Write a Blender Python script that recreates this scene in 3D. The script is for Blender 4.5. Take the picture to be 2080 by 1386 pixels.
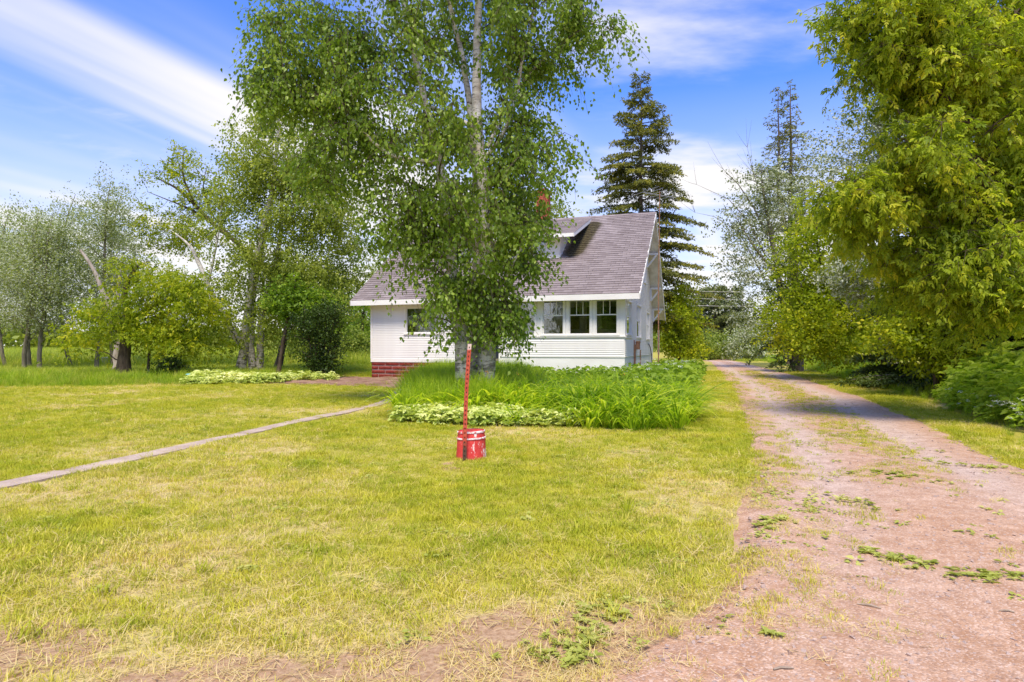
import bpy, math
import numpy as np
from mathutils import Vector, Matrix

for o in list(bpy.data.objects):
    bpy.data.objects.remove(o)
SC = bpy.context.scene
COL = SC.collection
R = math.radians
rng = np.random.default_rng(11)

# ------------------------------------------------------------------ camera
CAM_H = 1.2
FOC = 1280.0                    # focal length in pixels of a 2080 px wide picture
HOR = 706.0                     # row of the horizon in that picture
cd = bpy.data.cameras.new('camera')
cd.sensor_width = 36.0
cd.lens = FOC / 2080.0 * 36.0
cd.shift_y = (HOR - 693.0) / 2080.0
cd.clip_start = 0.05
cd.clip_end = 3000.0
cam = bpy.data.objects.new('camera', cd)
cam.location = (0, 0, CAM_H)
cam.rotation_euler = (R(90), 0, 0)
COL.objects.link(cam)
SC.camera = cam

# ------------------------------------------------------------------ sky and sun
SUN_EL, SUN_AZ = 61.0, 186.0    # azimuth clockwise from +Y: behind the camera, a little to the left
W = bpy.data.worlds.new('World')
SC.world = W
W.use_nodes = True
wt = W.node_tree
wt.nodes.clear()


def wn(t, **k):
    n = wt.nodes.new(t)
    for a, b in k.items():
        setattr(n, a, b)
    return n


def wl(a, b):
    wt.links.new(a, b)


def wmath(op, a, b=None, clamp=False):
    n = wn('ShaderNodeMath', operation=op, use_clamp=clamp)
    for i, v in enumerate((a, b)):
        if v is None:
            continue
        if isinstance(v, (int, float)):
            n.inputs[i].default_value = v
        else:
            wl(v, n.inputs[i])
    return n.outputs[0]


sky = wn('ShaderNodeTexSky', sky_type='NISHITA')
sky.sun_disc = False
sky.sun_elevation = R(SUN_EL)
sky.sun_rotation = R(SUN_AZ)
sky.air_density = 1.0
sky.dust_density = 0.6
sky.ozone_density = 3.0
geo = wn('ShaderNodeNewGeometry')
vm = wn('ShaderNodeVectorMath', operation='SCALE')
wl(geo.outputs['Incoming'], vm.inputs[0])
vm.inputs['Scale'].default_value = -1.0
sep = wn('ShaderNodeSeparateXYZ')
wl(vm.outputs[0], sep.inputs[0])
zz = wmath('ADD', wmath('MAXIMUM', sep.outputs[2], 0.0), 0.12)
cu = wmath('DIVIDE', sep.outputs[0], zz)
cv = wmath('DIVIDE', sep.outputs[1], zz)
cmb = wn('ShaderNodeCombineXYZ')
wl(cu, cmb.inputs[0])
wl(cv, cmb.inputs[1])
# streaked high cloud
mp = wn('ShaderNodeMapping')
mp.inputs['Location'].default_value = (4.4, 3.9, 0)
mp.inputs['Scale'].default_value = (0.20, 1.15, 1)
mpr = wn('ShaderNodeMapping')
mpr.inputs['Rotation'].default_value = (0, 0, R(-66))
wl(cmb.outputs[0], mpr.inputs[0])
wl(mpr.outputs[0], mp.inputs[0])
n1 = wn('ShaderNodeTexNoise')
n1.inputs['Scale'].default_value = 1.0
n1.inputs['Detail'].default_value = 3.5
n1.inputs['Roughness'].default_value = 0.5
n1.inputs['Distortion'].default_value = 0.9
wl(mp.outputs[0], n1.inputs['Vector'])
r1 = wn('ShaderNodeMapRange', interpolation_type='SMOOTHSTEP')
r1.inputs['From Min'].default_value = 0.37
r1.inputs['From Max'].default_value = 0.72
wl(n1.outputs['Fac'], r1.inputs['Value'])
# broad clear gaps between the streaks
mp4 = wn('ShaderNodeMapping')
mp4.inputs['Location'].default_value = (21.5, 5.3, 0)
wl(cmb.outputs[0], mp4.inputs[0])
n4 = wn('ShaderNodeTexNoise')
n4.inputs['Scale'].default_value = 0.42
n4.inputs['Detail'].default_value = 2.0
wl(mp4.outputs[0], n4.inputs['Vector'])
r4 = wn('ShaderNodeMapRange', interpolation_type='SMOOTHSTEP')
r4.inputs['From Min'].default_value = 0.40
r4.inputs['From Max'].default_value = 0.58
wl(n4.outputs['Fac'], r4.inputs['Value'])
# puffier patches
mp2 = wn('ShaderNodeMapping')
mp2.inputs['Location'].default_value = (3.82, 4.33, 0)
mp2.inputs['Rotation'].default_value = (0, 0, R(40))
mp2.inputs['Scale'].default_value = (0.5, 1.0, 1)
wl(cmb.outputs[0], mp2.inputs[0])
n2 = wn('ShaderNodeTexNoise')
n2.inputs['Scale'].default_value = 1.1
n2.inputs['Detail'].default_value = 8.0
n2.inputs['Roughness'].default_value = 0.55
wl(mp2.outputs[0], n2.inputs['Vector'])
r2 = wn('ShaderNodeMapRange', interpolation_type='SMOOTHSTEP')
r2.inputs['From Min'].default_value = 0.50
r2.inputs['From Max'].default_value = 0.70
wl(n2.outputs['Fac'], r2.inputs['Value'])
# pale cloud bank low over the horizon, all the way round
lo = wmath('SUBTRACT', 1.0, wmath('MULTIPLY', sep.outputs[2], 2.7), True)
n3 = wn('ShaderNodeTexNoise')
n3.inputs['Scale'].default_value = 3.0
n3.inputs['Detail'].default_value = 5.0
mp3 = wn('ShaderNodeMapping')
mp3.inputs['Scale'].default_value = (1, 1, 4)
wl(vm.outputs[0], mp3.inputs[0])
wl(mp3.outputs[0], n3.inputs['Vector'])
lo = wmath('MULTIPLY', lo, wmath('ADD', 0.5, n3.outputs['Fac']))
cl = wmath('MAXIMUM', wmath('MULTIPLY', wmath('MULTIPLY', r1.outputs[0], r4.outputs[0]), 0.95), wmath('MULTIPLY', r2.outputs[0], 0.95))
cl = wmath('ADD', cl, wmath('MULTIPLY', lo, 0.95), True)
cl = wmath('MINIMUM', cl, 0.96)
SKY_K = 0.15
skc = wn('ShaderNodeMixRGB', blend_type='MULTIPLY')
skc.inputs[0].default_value = 1.0
skc.inputs[2].default_value = (0.30, 0.44, 0.76, 1)
wl(sky.outputs[0], skc.inputs[1])
mix = wn('ShaderNodeMixRGB')
wl(cl, mix.inputs[0])
wl(skc.outputs[0], mix.inputs[1])
mix.inputs[2].default_value = (2.75, 2.66, 2.60, 1)
bg = wn('ShaderNodeBackground')
bg.inputs['Strength'].default_value = SKY_K
wl(mix.outputs[0], bg.inputs['Color'])
wo = wn('ShaderNodeOutputWorld')
wl(bg.outputs[0], wo.inputs[0])

sd = bpy.data.lights.new('sun', 'SUN')
sd.energy = 2.0
sd.angle = R(18.0)
sd.color = (1.0, 0.89, 0.70)
sun = bpy.data.objects.new('sun', sd)
az, el = R(SUN_AZ), R(SUN_EL)
to_sun = Vector((math.sin(az) * math.cos(el), math.cos(az) * math.cos(el), math.sin(el)))
sun.rotation_euler = to_sun.to_track_quat('Z', 'Y').to_euler()
sun.location = to_sun * 60
COL.objects.link(sun)

SC.view_settings.view_transform = 'Standard'
SC.view_settings.look = 'None'
SC.view_settings.exposure = 1.38
SC.view_settings.gamma = 1.0
SC.view_settings.use_curve_mapping = False
SC.render.engine = 'CYCLES'
SC.cycles.max_bounces = 8
SC.cycles.diffuse_bounces = 4
SC.cycles.transmission_bounces = 4
SC.cycles.transparent_max_bounces = 8
SC.cycles.use_denoising = True

# ------------------------------------------------------------------ small helpers


def PX(px, py_or_Y, depth=None):
    """world X for a picture column at a distance"""
    return (px - 1040.0) / FOC * (py_or_Y if depth is None else depth)


def PZ(py, Y):
    return CAM_H - (py - HOR) / FOC * Y


def _hash(ix, iy, seed):
    v = np.sin(ix * 127.1 + iy * 311.7 + seed * 74.7) * 43758.5453
    return v - np.floor(v)


def vnoise(x, y, seed=0):
    x = np.asarray(x, float); y = np.asarray(y, float)
    ix, iy = np.floor(x), np.floor(y)
    fx, fy = x - ix, y - iy
    fx = fx * fx * (3 - 2 * fx); fy = fy * fy * (3 - 2 * fy)
    a = _hash(ix, iy, seed); b = _hash(ix + 1, iy, seed)
    c = _hash(ix, iy + 1, seed); d = _hash(ix + 1, iy + 1, seed)
    return (a * (1 - fx) + b * fx) * (1 - fy) + (c * (1 - fx) + d * fx) * fy


def fbm(x, y, seed=0, octv=4):
    s = 0.0; amp = 0.5; tot = 0.0
    for k in range(octv):
        s = s + amp * vnoise(np.asarray(x) * 2 ** k + 17.3 * k, np.asarray(y) * 2 ** k - 9.1 * k, seed + k)
        tot += amp; amp *= 0.5
    return s / tot


def sstep(a, b, x):
    t = np.clip((np.asarray(x, float) - a) / (b - a), 0, 1)
    return t * t * (3 - 2 * t)


def tag(o, label=None, cat=None, group=None, kind=None):
    if label: o['label'] = label
    if cat: o['category'] = cat
    if group: o['group'] = group
    if kind: o['kind'] = kind
    return o


def empty(name, loc=(0, 0, 0), rz=0.0):
    o = bpy.data.objects.new(name, None)
    o.empty_display_size = 0.2
    o.location = loc
    o.rotation_euler = (0, 0, rz)
    COL.objects.link(o)
    return o


def link_mesh(name, me, parent=None):
    o = bpy.data.objects.new(name, me)
    COL.objects.link(o)
    if parent is not None:
        o.parent = parent
    return o


def np_mesh(name, V, T, mat, face_attrs=None, smooth=False, pt_attrs=None):
    """mesh from a vertex array and an (n,3) or (n,4) face array"""
    V = np.ascontiguousarray(V, dtype=np.float32); T = np.ascontiguousarray(T, dtype=np.int32)
    me = bpy.data.meshes.new(name)
    k = T.shape[1]
    me.vertices.add(len(V)); me.vertices.foreach_set('co', V.ravel())
    me.loops.add(T.size); me.loops.foreach_set('vertex_index', T.ravel())
    me.polygons.add(len(T))
    me.polygons.foreach_set('loop_start', np.arange(0, T.size, k, dtype=np.int32))
    if smooth:
        me.polygons.foreach_set('use_smooth', np.ones(len(T), dtype=bool))
    me.update(calc_edges=True)
    for nm, arr in (face_attrs or {}).items():
        a = me.attributes.new(nm, 'FLOAT', 'FACE'); a.data.foreach_set('value', np.ascontiguousarray(arr, dtype=np.float32))
    for nm, arr in (pt_attrs or {}).items():
        a = me.attributes.new(nm, 'FLOAT', 'POINT'); a.data.foreach_set('value', np.ascontiguousarray(arr, dtype=np.float32))
    if mat: me.materials.append(mat)
    return me


class MB:
    """collects boxes, prisms and bars; build() links them as one mesh object"""
    def __init__(s): s.v = []; s.f = []; s.tint = []

    def poly(s, pts, faces, tint=0.5):
        n = len(s.v); s.v += [tuple(p) for p in pts]
        for f in faces:
            s.f.append(tuple(n + i for i in f)); s.tint.append(tint)
        return s

    def box(s, x0, x1, y0, y1, z0, z1, tint=0.5):
        p = [(x0, y0, z0), (x1, y0, z0), (x1, y1, z0), (x0, y1, z0), (x0, y0, z1), (x1, y0, z1), (x1, y1, z1), (x0, y1, z1)]
        return s.poly(p, [(0, 3, 2, 1), (4, 5, 6, 7), (0, 1, 5, 4), (1, 2, 6, 5), (2, 3, 7, 6), (3, 0, 4, 7)], tint)

    def hexa(s, p, tint=0.5):
        return s.poly(p, [(0, 3, 2, 1), (4, 5, 6, 7), (0, 1, 5, 4), (1, 2, 6, 5), (2, 3, 7, 6), (3, 0, 4, 7)], tint)

    def bar(s, a, b, w, d, tint=0.5):
        a, b = Vector(a), Vector(b); t = (b - a).normalized()
        u = t.cross(Vector((0, 0, 1)))
        if u.length < 1e-3: u = Vector((1, 0, 0))
        u.normalize(); q = t.cross(u)
        p = []
        for c in (a, b):
            for du, dq in ((-1, -1), (1, -1), (1, 1), (-1, 1)):
                p.append(c + u * du * w / 2 + q * dq * d / 2)
        return s.hexa(p, tint)

    def tube(s, pts, rad, k=8, cap=True, tint=0.5):
        V, F = tube_arrays(np.array(pts, float), np.array(rad, float) if np.ndim(rad) else np.full(len(pts), rad), k)
        n = len(s.v); s.v += [tuple(p) for p in V]
        for f in F: s.f.append(tuple(n + int(i) for i in f)); s.tint.append(tint)
        if cap:
            s.f.append(tuple(n + i for i in range(k))[::-1]); s.tint.append(tint)
            m = n + (len(pts) - 1) * k
            s.f.append(tuple(m + i for i in range(k))); s.tint.append(tint)
        return s

    def mesh(s, name, mat):
        me = bpy.data.meshes.new(name)
        me.from_pydata(s.v, [], s.f); me.update()
        a = me.attributes.new('tint', 'FLOAT', 'FACE'); a.data.foreach_set('value', np.array(s.tint, np.float32))
        if mat: me.materials.append(mat)
        return me

    def build(s, name, mat, parent=None, bevel=0.0):
        o = link_mesh(name, s.mesh(name, mat), parent)
        if bevel:
            m = o.modifiers.new('bevel', 'BEVEL'); m.width = bevel; m.segments = 1; m.limit_method = 'ANGLE'
        return o


def tube_arrays(P, rad, k):
    n = len(P)
    T = np.gradient(P, axis=0); T /= (np.linalg.norm(T, axis=1, keepdims=True) + 1e-9)
    ref = np.array([0.31, 0.95, 0.05]) if abs(T[:, 2]).mean() > 0.6 else np.array([0.02, 0.03, 1.0])
    U = np.cross(T, ref); U /= (np.linalg.norm(U, axis=1, keepdims=True) + 1e-9)
    Q = np.cross(T, U)
    a = np.arange(k) / k * 2 * np.pi
    V = P[:, None, :] + rad[:, None, None] * (np.cos(a)[None, :, None] * U[:, None, :] + np.sin(a)[None, :, None] * Q[:, None, :])
    i = np.arange(n - 1)[:, None] * k; j = np.arange(k)[None, :]; j2 = (j + 1) % k
    F = np.stack([i + j, i + j2, i + k + j2, i + k + j], axis=2).reshape(-1, 4)
    return V.reshape(-1, 3), F


class Tubes:
    def __init__(s): s.V = []; s.F = []; s.n = 0

    def add(s, P, rad, k):
        v, f = tube_arrays(np.asarray(P, float), np.asarray(rad, float), k)
        s.V.append(v); s.F.append(f + s.n); s.n += len(v)

    def mesh(s, name, mat):
        return np_mesh(name, np.concatenate(s.V), np.concatenate(s.F), mat, smooth=True)


# ------------------------------------------------------------------ materials
MATS = {}


class NT:
    def __init__(s, name):
        s.m = bpy.data.materials.new(name); s.m.use_nodes = True
        s.t = s.m.node_tree; s.t.nodes.clear()
        s.out = s.t.nodes.new('ShaderNodeOutputMaterial')

    def n(s, t, **k):
        x = s.t.nodes.new(t)
        for a, b in k.items():
            setattr(x, a, b)
        return x

    def put(s, sock, v):
        if isinstance(v, (int, float)): sock.default_value = v
        elif isinstance(v, tuple): sock.default_value = v if len(v) != 3 or sock.type != 'RGBA' else (*v, 1)
        else: s.t.links.new(v, sock)

    def math(s, op, a, b=None, clamp=False):
        x = s.n('ShaderNodeMath', operation=op, use_clamp=clamp)
        s.put(x.inputs[0], a)
        if b is not None: s.put(x.inputs[1], b)
        return x.outputs[0]

    def mix(s, f, a, b, mode='MIX'):
        x = s.n('ShaderNodeMixRGB', blend_type=mode)
        s.put(x.inputs[0], f); s.put(x.inputs[1], a); s.put(x.inputs[2], b)
        return x.outputs[0]

    def noise(s, scale, detail=4, rough=0.55, vec=None, dist=0.0):
        x = s.n('ShaderNodeTexNoise')
        x.inputs['Scale'].default_value = scale; x.inputs['Detail'].default_value = detail
        x.inputs['Roughness'].default_value = rough; x.inputs['Distortion'].default_value = dist
        if vec is not None: s.put(x.inputs['Vector'], vec)
        return x.outputs['Fac']

    def vor(s, scale, vec=None, feat='F1'):
        x = s.n('ShaderNodeTexVoronoi', feature=feat)
        x.inputs['Scale'].default_value = scale
        if vec is not None: s.put(x.inputs['Vector'], vec)
        return x

    def ramp(s, v, a, b, lo=0.0, hi=1.0):
        x = s.n('ShaderNodeMapRange', interpolation_type='SMOOTHSTEP')
        s.put(x.inputs['Value'], v)
        x.inputs['From Min'].default_value = a; x.inputs['From Max'].default_value = b
        x.inputs['To Min'].default_value = lo; x.inputs['To Max'].default_value = hi
        return x.outputs[0]

    def obj(s): return s.n('ShaderNodeTexCoord').outputs['Object']

    def pos(s): return s.n('ShaderNodeNewGeometry').outputs['Position']

    def scale(s, vec, sc):
        x = s.n('ShaderNodeMapping'); s.put(x.inputs[0], vec); x.inputs['Scale'].default_value = sc
        return x.outputs[0]

    def attr(s, name, typ='GEOMETRY'):
        x = s.n('ShaderNodeAttribute', attribute_name=name, attribute_type=typ)
        return x.outputs['Fac']

    def bump(s, h, strength, dist):
        x = s.n('ShaderNodeBump'); s.put(x.inputs['Height'], h)
        x.inputs['Strength'].default_value = strength; x.inputs['Distance'].default_value = dist
        return x.outputs[0]

    def bsdf(s, col, rough=0.8, spec=0.3, normal=None, metallic=0.0):
        b = s.n('ShaderNodeBsdfPrincipled')
        s.put(b.inputs['Base Color'], col); s.put(b.inputs['Roughness'], rough)
        b.inputs['Specular IOR Level'].default_value = spec; b.inputs['Metallic'].default_value = metallic
        if normal is not None: s.put(b.inputs['Normal'], normal)
        return b.outputs[0]

    def done(s, sh):
        s.t.links.new(sh, s.out.inputs['Surface'])
        return s.m


def leaf_mat(name, dark, mid, light, trans=0.38, back=None, rough=0.5, spec=0.25, tmul=1.25):
    """leaf colours vary leaf by leaf (tint) and in broad patches"""
    t = NT(name)
    ti = t.attr('tint')
    nz = t.noise(0.9, 2, 0.5, t.pos())
    v = t.math('ADD', t.math('MULTIPLY', ti, 0.95), t.math('MULTIPLY', t.math('SUBTRACT', nz, 0.5), 1.1), True)
    c = t.mix(t.ramp(v, 0.0, 0.5), dark, mid)
    c = t.mix(t.ramp(v, 0.5, 1.0), c, light)
    if back:
        g = t.n('ShaderNodeNewGeometry')
        c = t.mix(g.outputs['Backfacing'], c, back)
    b = t.bsdf(c, rough, spec)
    tr = t.n('ShaderNodeBsdfTranslucent')
    tc = t.mix(1.0, c, (tmul, tmul * 1.05, tmul * 0.55, 1), 'MULTIPLY')
    t.put(tr.inputs[0], tc)
    m = t.n('ShaderNodeMixShader'); m.inputs[0].default_value = trans
    t.t.links.new(b, m.inputs[1]); t.t.links.new(tr.outputs[0], m.inputs[2])
    return t.done(m.outputs[0])


def plain(name, col, rough=0.7, spec=0.3, var=0.12, scale=8.0, metallic=0.0, bump=0.0):
    t = NT(name)
    nz = t.noise(scale, 5, 0.6, t.obj())
    c = t.mix(t.ramp(nz, 0.3, 0.75), tuple(x * (1 - var) for x in col), tuple(min(1, x * (1 + var)) for x in col))
    nrm = t.bump(nz, bump, 0.01) if bump else None
    return t.done(t.bsdf(c, rough, spec, nrm, metallic))


def make_mats():
    M = MATS
    M['birch_leaf'] = leaf_mat('birch_leaf', (0.11, 0.185, 0.018), (0.235, 0.35, 0.035), (0.46, 0.57, 0.09), 0.55, rough=0.4, spec=0.45)
    M['birch_leaf_far'] = leaf_mat('birch_leaf_far', (0.14, 0.19, 0.025), (0.30, 0.36, 0.05), (0.52, 0.55, 0.11), 0.5)
    M['boxelder_leaf'] = leaf_mat('boxelder_leaf', (0.17, 0.25, 0.018), (0.38, 0.46, 0.028), (0.72, 0.68, 0.06), 0.55)
    M['maple_leaf'] = leaf_mat('maple_leaf', (0.14, 0.21, 0.010), (0.33, 0.40, 0.015), (0.62, 0.58, 0.03), 0.5)
    M['poplar_leaf'] = leaf_mat('poplar_leaf', (0.15, 0.19, 0.08), (0.24, 0.28, 0.125), (0.36, 0.40, 0.20), 0.35, back=(0.50, 0.53, 0.43))
    M['aspen_leaf'] = leaf_mat('aspen_leaf', (0.18, 0.225, 0.07), (0.29, 0.34, 0.12), (0.42, 0.46, 0.20), 0.45, back=(0.48, 0.51, 0.36))
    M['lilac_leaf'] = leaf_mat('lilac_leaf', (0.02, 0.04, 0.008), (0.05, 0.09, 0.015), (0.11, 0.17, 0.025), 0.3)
    M['shrub_leaf'] = leaf_mat('shrub_leaf', (0.10, 0.19, 0.018), (0.22, 0.34, 0.03), (0.38, 0.50, 0.05), 0.45)
    M['bramble_leaf'] = leaf_mat('bramble_leaf', (0.16, 0.27, 0.02), (0.33, 0.46, 0.035), (0.58, 0.66, 0.08), 0.5)
    M['hedge_leaf'] = leaf_mat('hedge_leaf', (0.14, 0.20, 0.03), (0.26, 0.33, 0.05), (0.42, 0.46, 0.10), 0.42)
    M['needle'] = leaf_mat('needle', (0.075, 0.095, 0.028), (0.185, 0.20, 0.045), (0.40, 0.37, 0.06), 0.3, tmul=1.0)
    M['needle_dark'] = leaf_mat('needle_dark', (0.03, 0.05, 0.016), (0.075, 0.115, 0.024), (0.17, 0.22, 0.04), 0.25, tmul=1.0)
    M['pine_needle'] = leaf_mat('pine_needle', (0.09, 0.12, 0.05), (0.16, 0.20, 0.07), (0.27, 0.30, 0.09), 0.25, tmul=1.0)
    M['daylily'] = leaf_mat('daylily', (0.16, 0.28, 0.012), (0.38, 0.52, 0.025), (0.70, 0.74, 0.06), 0.55)
    M['tall_grass'] = leaf_mat('tall_grass', (0.15, 0.27, 0.012), (0.32, 0.46, 0.025), (0.54, 0.62, 0.06), 0.55)
    M['meadow'] = leaf_mat('meadow', (0.17, 0.27, 0.02), (0.33, 0.42, 0.035), (0.55, 0.54, 0.10), 0.45)
    M['goutweed'] = leaf_mat('goutweed', (0.26, 0.40, 0.05), (0.60, 0.66, 0.19), (0.86, 0.84, 0.44), 0.3)
    M['weed'] = leaf_mat('weed', (0.24, 0.28, 0.035), (0.42, 0.45, 0.09), (0.62, 0.60, 0.20), 0.3)
    M['flower'] = plain('flower', (0.82, 0.82, 0.78), 0.6, 0.2, 0.06)
    M['flower_orange'] = plain('flower_orange', (0.75, 0.25, 0.05), 0.6, 0.2, 0.1)

    # lawn blades: green to straw, from each tuft's own dryness
    t = NT('lawn_blade')
    dry = t.attr('dry', 'INSTANCER')
    ti = t.attr('tint')
    nz = t.noise(2.2, 3, 0.6, t.pos())
    v = t.math('ADD', dry, t.math('MULTIPLY', t.math('SUBTRACT', ti, 0.5), 0.7), True)
    c = t.mix(t.ramp(nz, 0.3, 0.7), (0.34, 0.41, 0.018, 1), (0.58, 0.56, 0.04, 1))
    c = t.mix(t.ramp(v, 0.25, 0.75), c, (0.74, 0.64, 0.13, 1))
    c = t.mix(t.ramp(v, 0.7, 1.0), c, (0.76, 0.62, 0.30, 1))
    b = t.bsdf(c, 0.6, 0.2)
    tr = t.n('ShaderNodeBsdfTranslucent'); t.put(tr.inputs[0], c)
    m = t.n('ShaderNodeMixShader'); m.inputs[0].default_value = 0.35
    t.t.links.new(b, m.inputs[1]); t.t.links.new(tr.outputs[0], m.inputs[2])
    M['lawn_blade'] = t.done(m.outputs[0])

    # soil and thatch below the lawn
    t = NT('ground')
    p = t.pos()
    dry = t.attr('dry'); soil = t.attr('soil')
    f1 = t.noise(38, 6, 0.7, p); f2 = t.noise(6, 5, 0.6, p)
    thatch = t.mix(t.ramp(f1, 0.3, 0.7), (0.27, 0.25, 0.035, 1), (0.50, 0.44, 0.09, 1))
    straw = t.mix(t.ramp(f1, 0.3, 0.7), (0.42, 0.32, 0.13, 1), (0.66, 0.53, 0.27, 1))
    brown = t.mix(t.ramp(f1, 0.3, 0.7), (0.31, 0.18, 0.10, 1), (0.52, 0.355, 0.22, 1))
    c = t.mix(t.ramp(t.math('ADD', dry, t.math('MULTIPLY', t.math('SUBTRACT', f2, 0.5), 0.8)), 0.25, 0.75), thatch, straw)
    c = t.mix(t.ramp(t.math('ADD', soil, t.math('MULTIPLY', t.math('SUBTRACT', f2, 0.5), 0.7)), 0.3, 0.7), c, brown)
    M['ground'] = t.done(t.bsdf(c, 0.95, 0.1, t.bump(f1, 0.5, 0.03)))

    # gravel drive
    t = NT('gravel')
    p = t.pos()
    track = t.attr('track')
    big = t.noise(0.9, 4, 0.6, p); mid = t.noise(7, 5, 0.65, p); fine = t.noise(90, 3, 0.7, p)
    vo = t.vor(110, p); vo2 = t.vor(42, p)
    pink = t.mix(t.ramp(mid, 0.3, 0.72), (0.41, 0.22, 0.12, 1), (0.585, 0.37, 0.245, 1))
    grey = t.mix(t.ramp(mid, 0.3, 0.7), (0.46, 0.325, 0.255, 1), (0.62, 0.475, 0.395, 1))
    c = t.mix(t.math('ADD', t.math('MULTIPLY', track, 0.9), t.math('MULTIPLY', t.math('SUBTRACT', big, 0.5), 1.3), True), pink, grey)
    sep = t.n('ShaderNodeSeparateColor'); t.t.links.new(vo.outputs['Color'], sep.inputs[0])
    c = t.mix(t.ramp(sep.outputs[0], 0.0, 1.0, 0.0, 0.38), c, t.mix(t.ramp(sep.outputs[1], 0.35, 0.9), (0.26, 0.17, 0.135, 1), (0.80, 0.68, 0.60, 1)))
    sep2 = t.n('ShaderNodeSeparateColor'); t.t.links.new(vo2.outputs['Color'], sep2.inputs[0])
    c = t.mix(t.ramp(sep2.outputs[0], 0.86, 0.95, 0.0, 0.3), c, (0.26, 0.17, 0.135, 1))
    h = t.math('ADD', t.math('MULTIPLY', vo.outputs['Distance'], -0.6), t.math('MULTIPLY', fine, 0.6))
    M['gravel'] = t.done(t.bsdf(c, 0.92, 0.15, t.bump(h, 0.6, 0.012)))
    M['pebble'] = plain('pebble', (0.44, 0.33, 0.28), 0.85, 0.2, 0.45, 9.0)
    M['twig'] = plain('twig', (0.36, 0.29, 0.22), 0.8, 0.2, 0.3, 20)

    t = NT('concrete')
    p = t.pos()
    a = t.noise(3.0, 5, 0.6, p); b_ = t.noise(60, 4, 0.7, p)
    c = t.mix(t.ramp(a, 0.3, 0.7), (0.34, 0.235, 0.175, 1), (0.52, 0.395, 0.31, 1))
    c = t.mix(t.ramp(b_, 0.35, 0.7), c, t.mix(0.5, c, (0.62, 0.56, 0.5, 1)))
    M['concrete'] = t.done(t.bsdf(c, 0.9, 0.2, t.bump(b_, 0.4, 0.01)))

    t = NT('bare_soil')
    p = t.pos()
    a = t.noise(2.2, 5, 0.65, p); b_ = t.noise(34, 5, 0.7, p)
    c = t.mix(t.ramp(a, 0.35, 0.65), (0.17, 0.085, 0.05, 1), (0.36, 0.22, 0.15, 1))
    c = t.mix(t.ramp(b_, 0.4, 0.75, 0, 0.6), c, (0.40, 0.27, 0.19, 1))
    M['bare_soil'] = t.done(t.bsdf(c, 0.95, 0.1, t.bump(b_, 0.7, 0.04)))

    # white painted wood
    t = NT('white_paint')
    p = t.obj()
    a = t.noise(1.4, 5, 0.6, t.scale(p, (1, 1, 2.5))); b_ = t.noise(26, 4, 0.7, t.scale(p, (0.4, 1, 3)))
    c = t.mix(t.ramp(a, 0.35, 0.75), (0.80, 0.775, 0.75, 1), (0.87, 0.855, 0.83, 1))
    c = t.mix(t.ramp(b_, 0.62, 0.82, 0, 0.35), c, (0.60, 0.56, 0.50, 1))
    M['white_paint'] = t.done(t.bsdf(c, 0.55, 0.3, t.bump(b_, 0.12, 0.004)))
    t = NT('weathered_white')
    p = t.obj()
    a = t.noise(3.2, 5, 0.65, t.scale(p, (1, 0.4, 1)))
    c = t.mix(t.ramp(a, 0.35, 0.7), (0.56, 0.53, 0.45, 1), (0.78, 0.76, 0.71, 1))
    M['weathered_white'] = t.done(t.bsdf(c, 0.7, 0.2))
    M['wall_inner'] = plain('wall_inner', (0.30, 0.25, 0.20), 0.8, 0.2, 0.2, 3)
    M['curtain'] = plain('curtain', (0.58, 0.49, 0.41), 0.9, 0.1, 0.2, 7)
    M['room_shade'] = plain('room_shade', (0.035, 0.03, 0.028), 0.9, 0.1, 0.2, 3)  # near-black colour stands in for the shade of unlit rooms
    M['door_paint'] = plain('door_paint', (0.02, 0.026, 0.045), 0.4, 0.4, 0.15, 3)

    # old asphalt shingles, each its own shade; dark moss below the dormer side
    t = NT('shingle')
    p = t.obj()
    ti = t.attr('tint'); st = t.attr('stain')
    a = t.noise(240, 3, 0.8, p); b_ = t.noise(1.3, 4, 0.6, p)
    v = t.math('ADD', t.math('MULTIPLY', ti, 0.26), t.math('MULTIPLY', b_, 0.75))
    c = t.mix(t.ramp(v, 0.25, 0.85), (0.175, 0.14, 0.136, 1), (0.325, 0.275, 0.27, 1))
    c = t.mix(t.ramp(a, 0.35, 0.8, 0, 0.4), c, (0.42, 0.38, 0.39, 1))
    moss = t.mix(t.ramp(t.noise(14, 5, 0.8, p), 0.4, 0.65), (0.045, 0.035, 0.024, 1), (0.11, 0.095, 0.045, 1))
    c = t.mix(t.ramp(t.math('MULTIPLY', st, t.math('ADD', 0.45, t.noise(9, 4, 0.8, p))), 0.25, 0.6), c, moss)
    M['shingle'] = t.done(t.bsdf(c, 0.9, 0.15, t.bump(a, 0.3, 0.004)))

    t = NT('red_block')
    p = t.obj()
    a = t.noise(9, 6, 0.75, p); b_ = t.noise(30, 4, 0.7, p)
    c = t.mix(t.ramp(a, 0.35, 0.7), (0.19, 0.028, 0.024, 1), (0.33, 0.06, 0.045, 1))
    c = t.mix(t.ramp(b_, 0.6, 0.8, 0, 0.5), c, (0.36, 0.16, 0.12, 1))
    M['red_block'] = t.done(t.bsdf(c, 0.8, 0.2, t.bump(t.math('ADD', a, b_), 0.9, 0.03)))
    M['mortar'] = plain('mortar', (0.62, 0.56, 0.51), 0.9, 0.1, 0.12, 20)
    M['chimney_brick'] = plain('chimney_brick', (0.42, 0.10, 0.06), 0.85, 0.15, 0.3, 12)

    t = NT('glass')
    lw = t.n('ShaderNodeFresnel'); lw.inputs['IOR'].default_value = 1.5
    tr = t.n('ShaderNodeBsdfTransparent'); tr.inputs[0].default_value = (0.80, 0.82, 0.80, 1)
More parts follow.
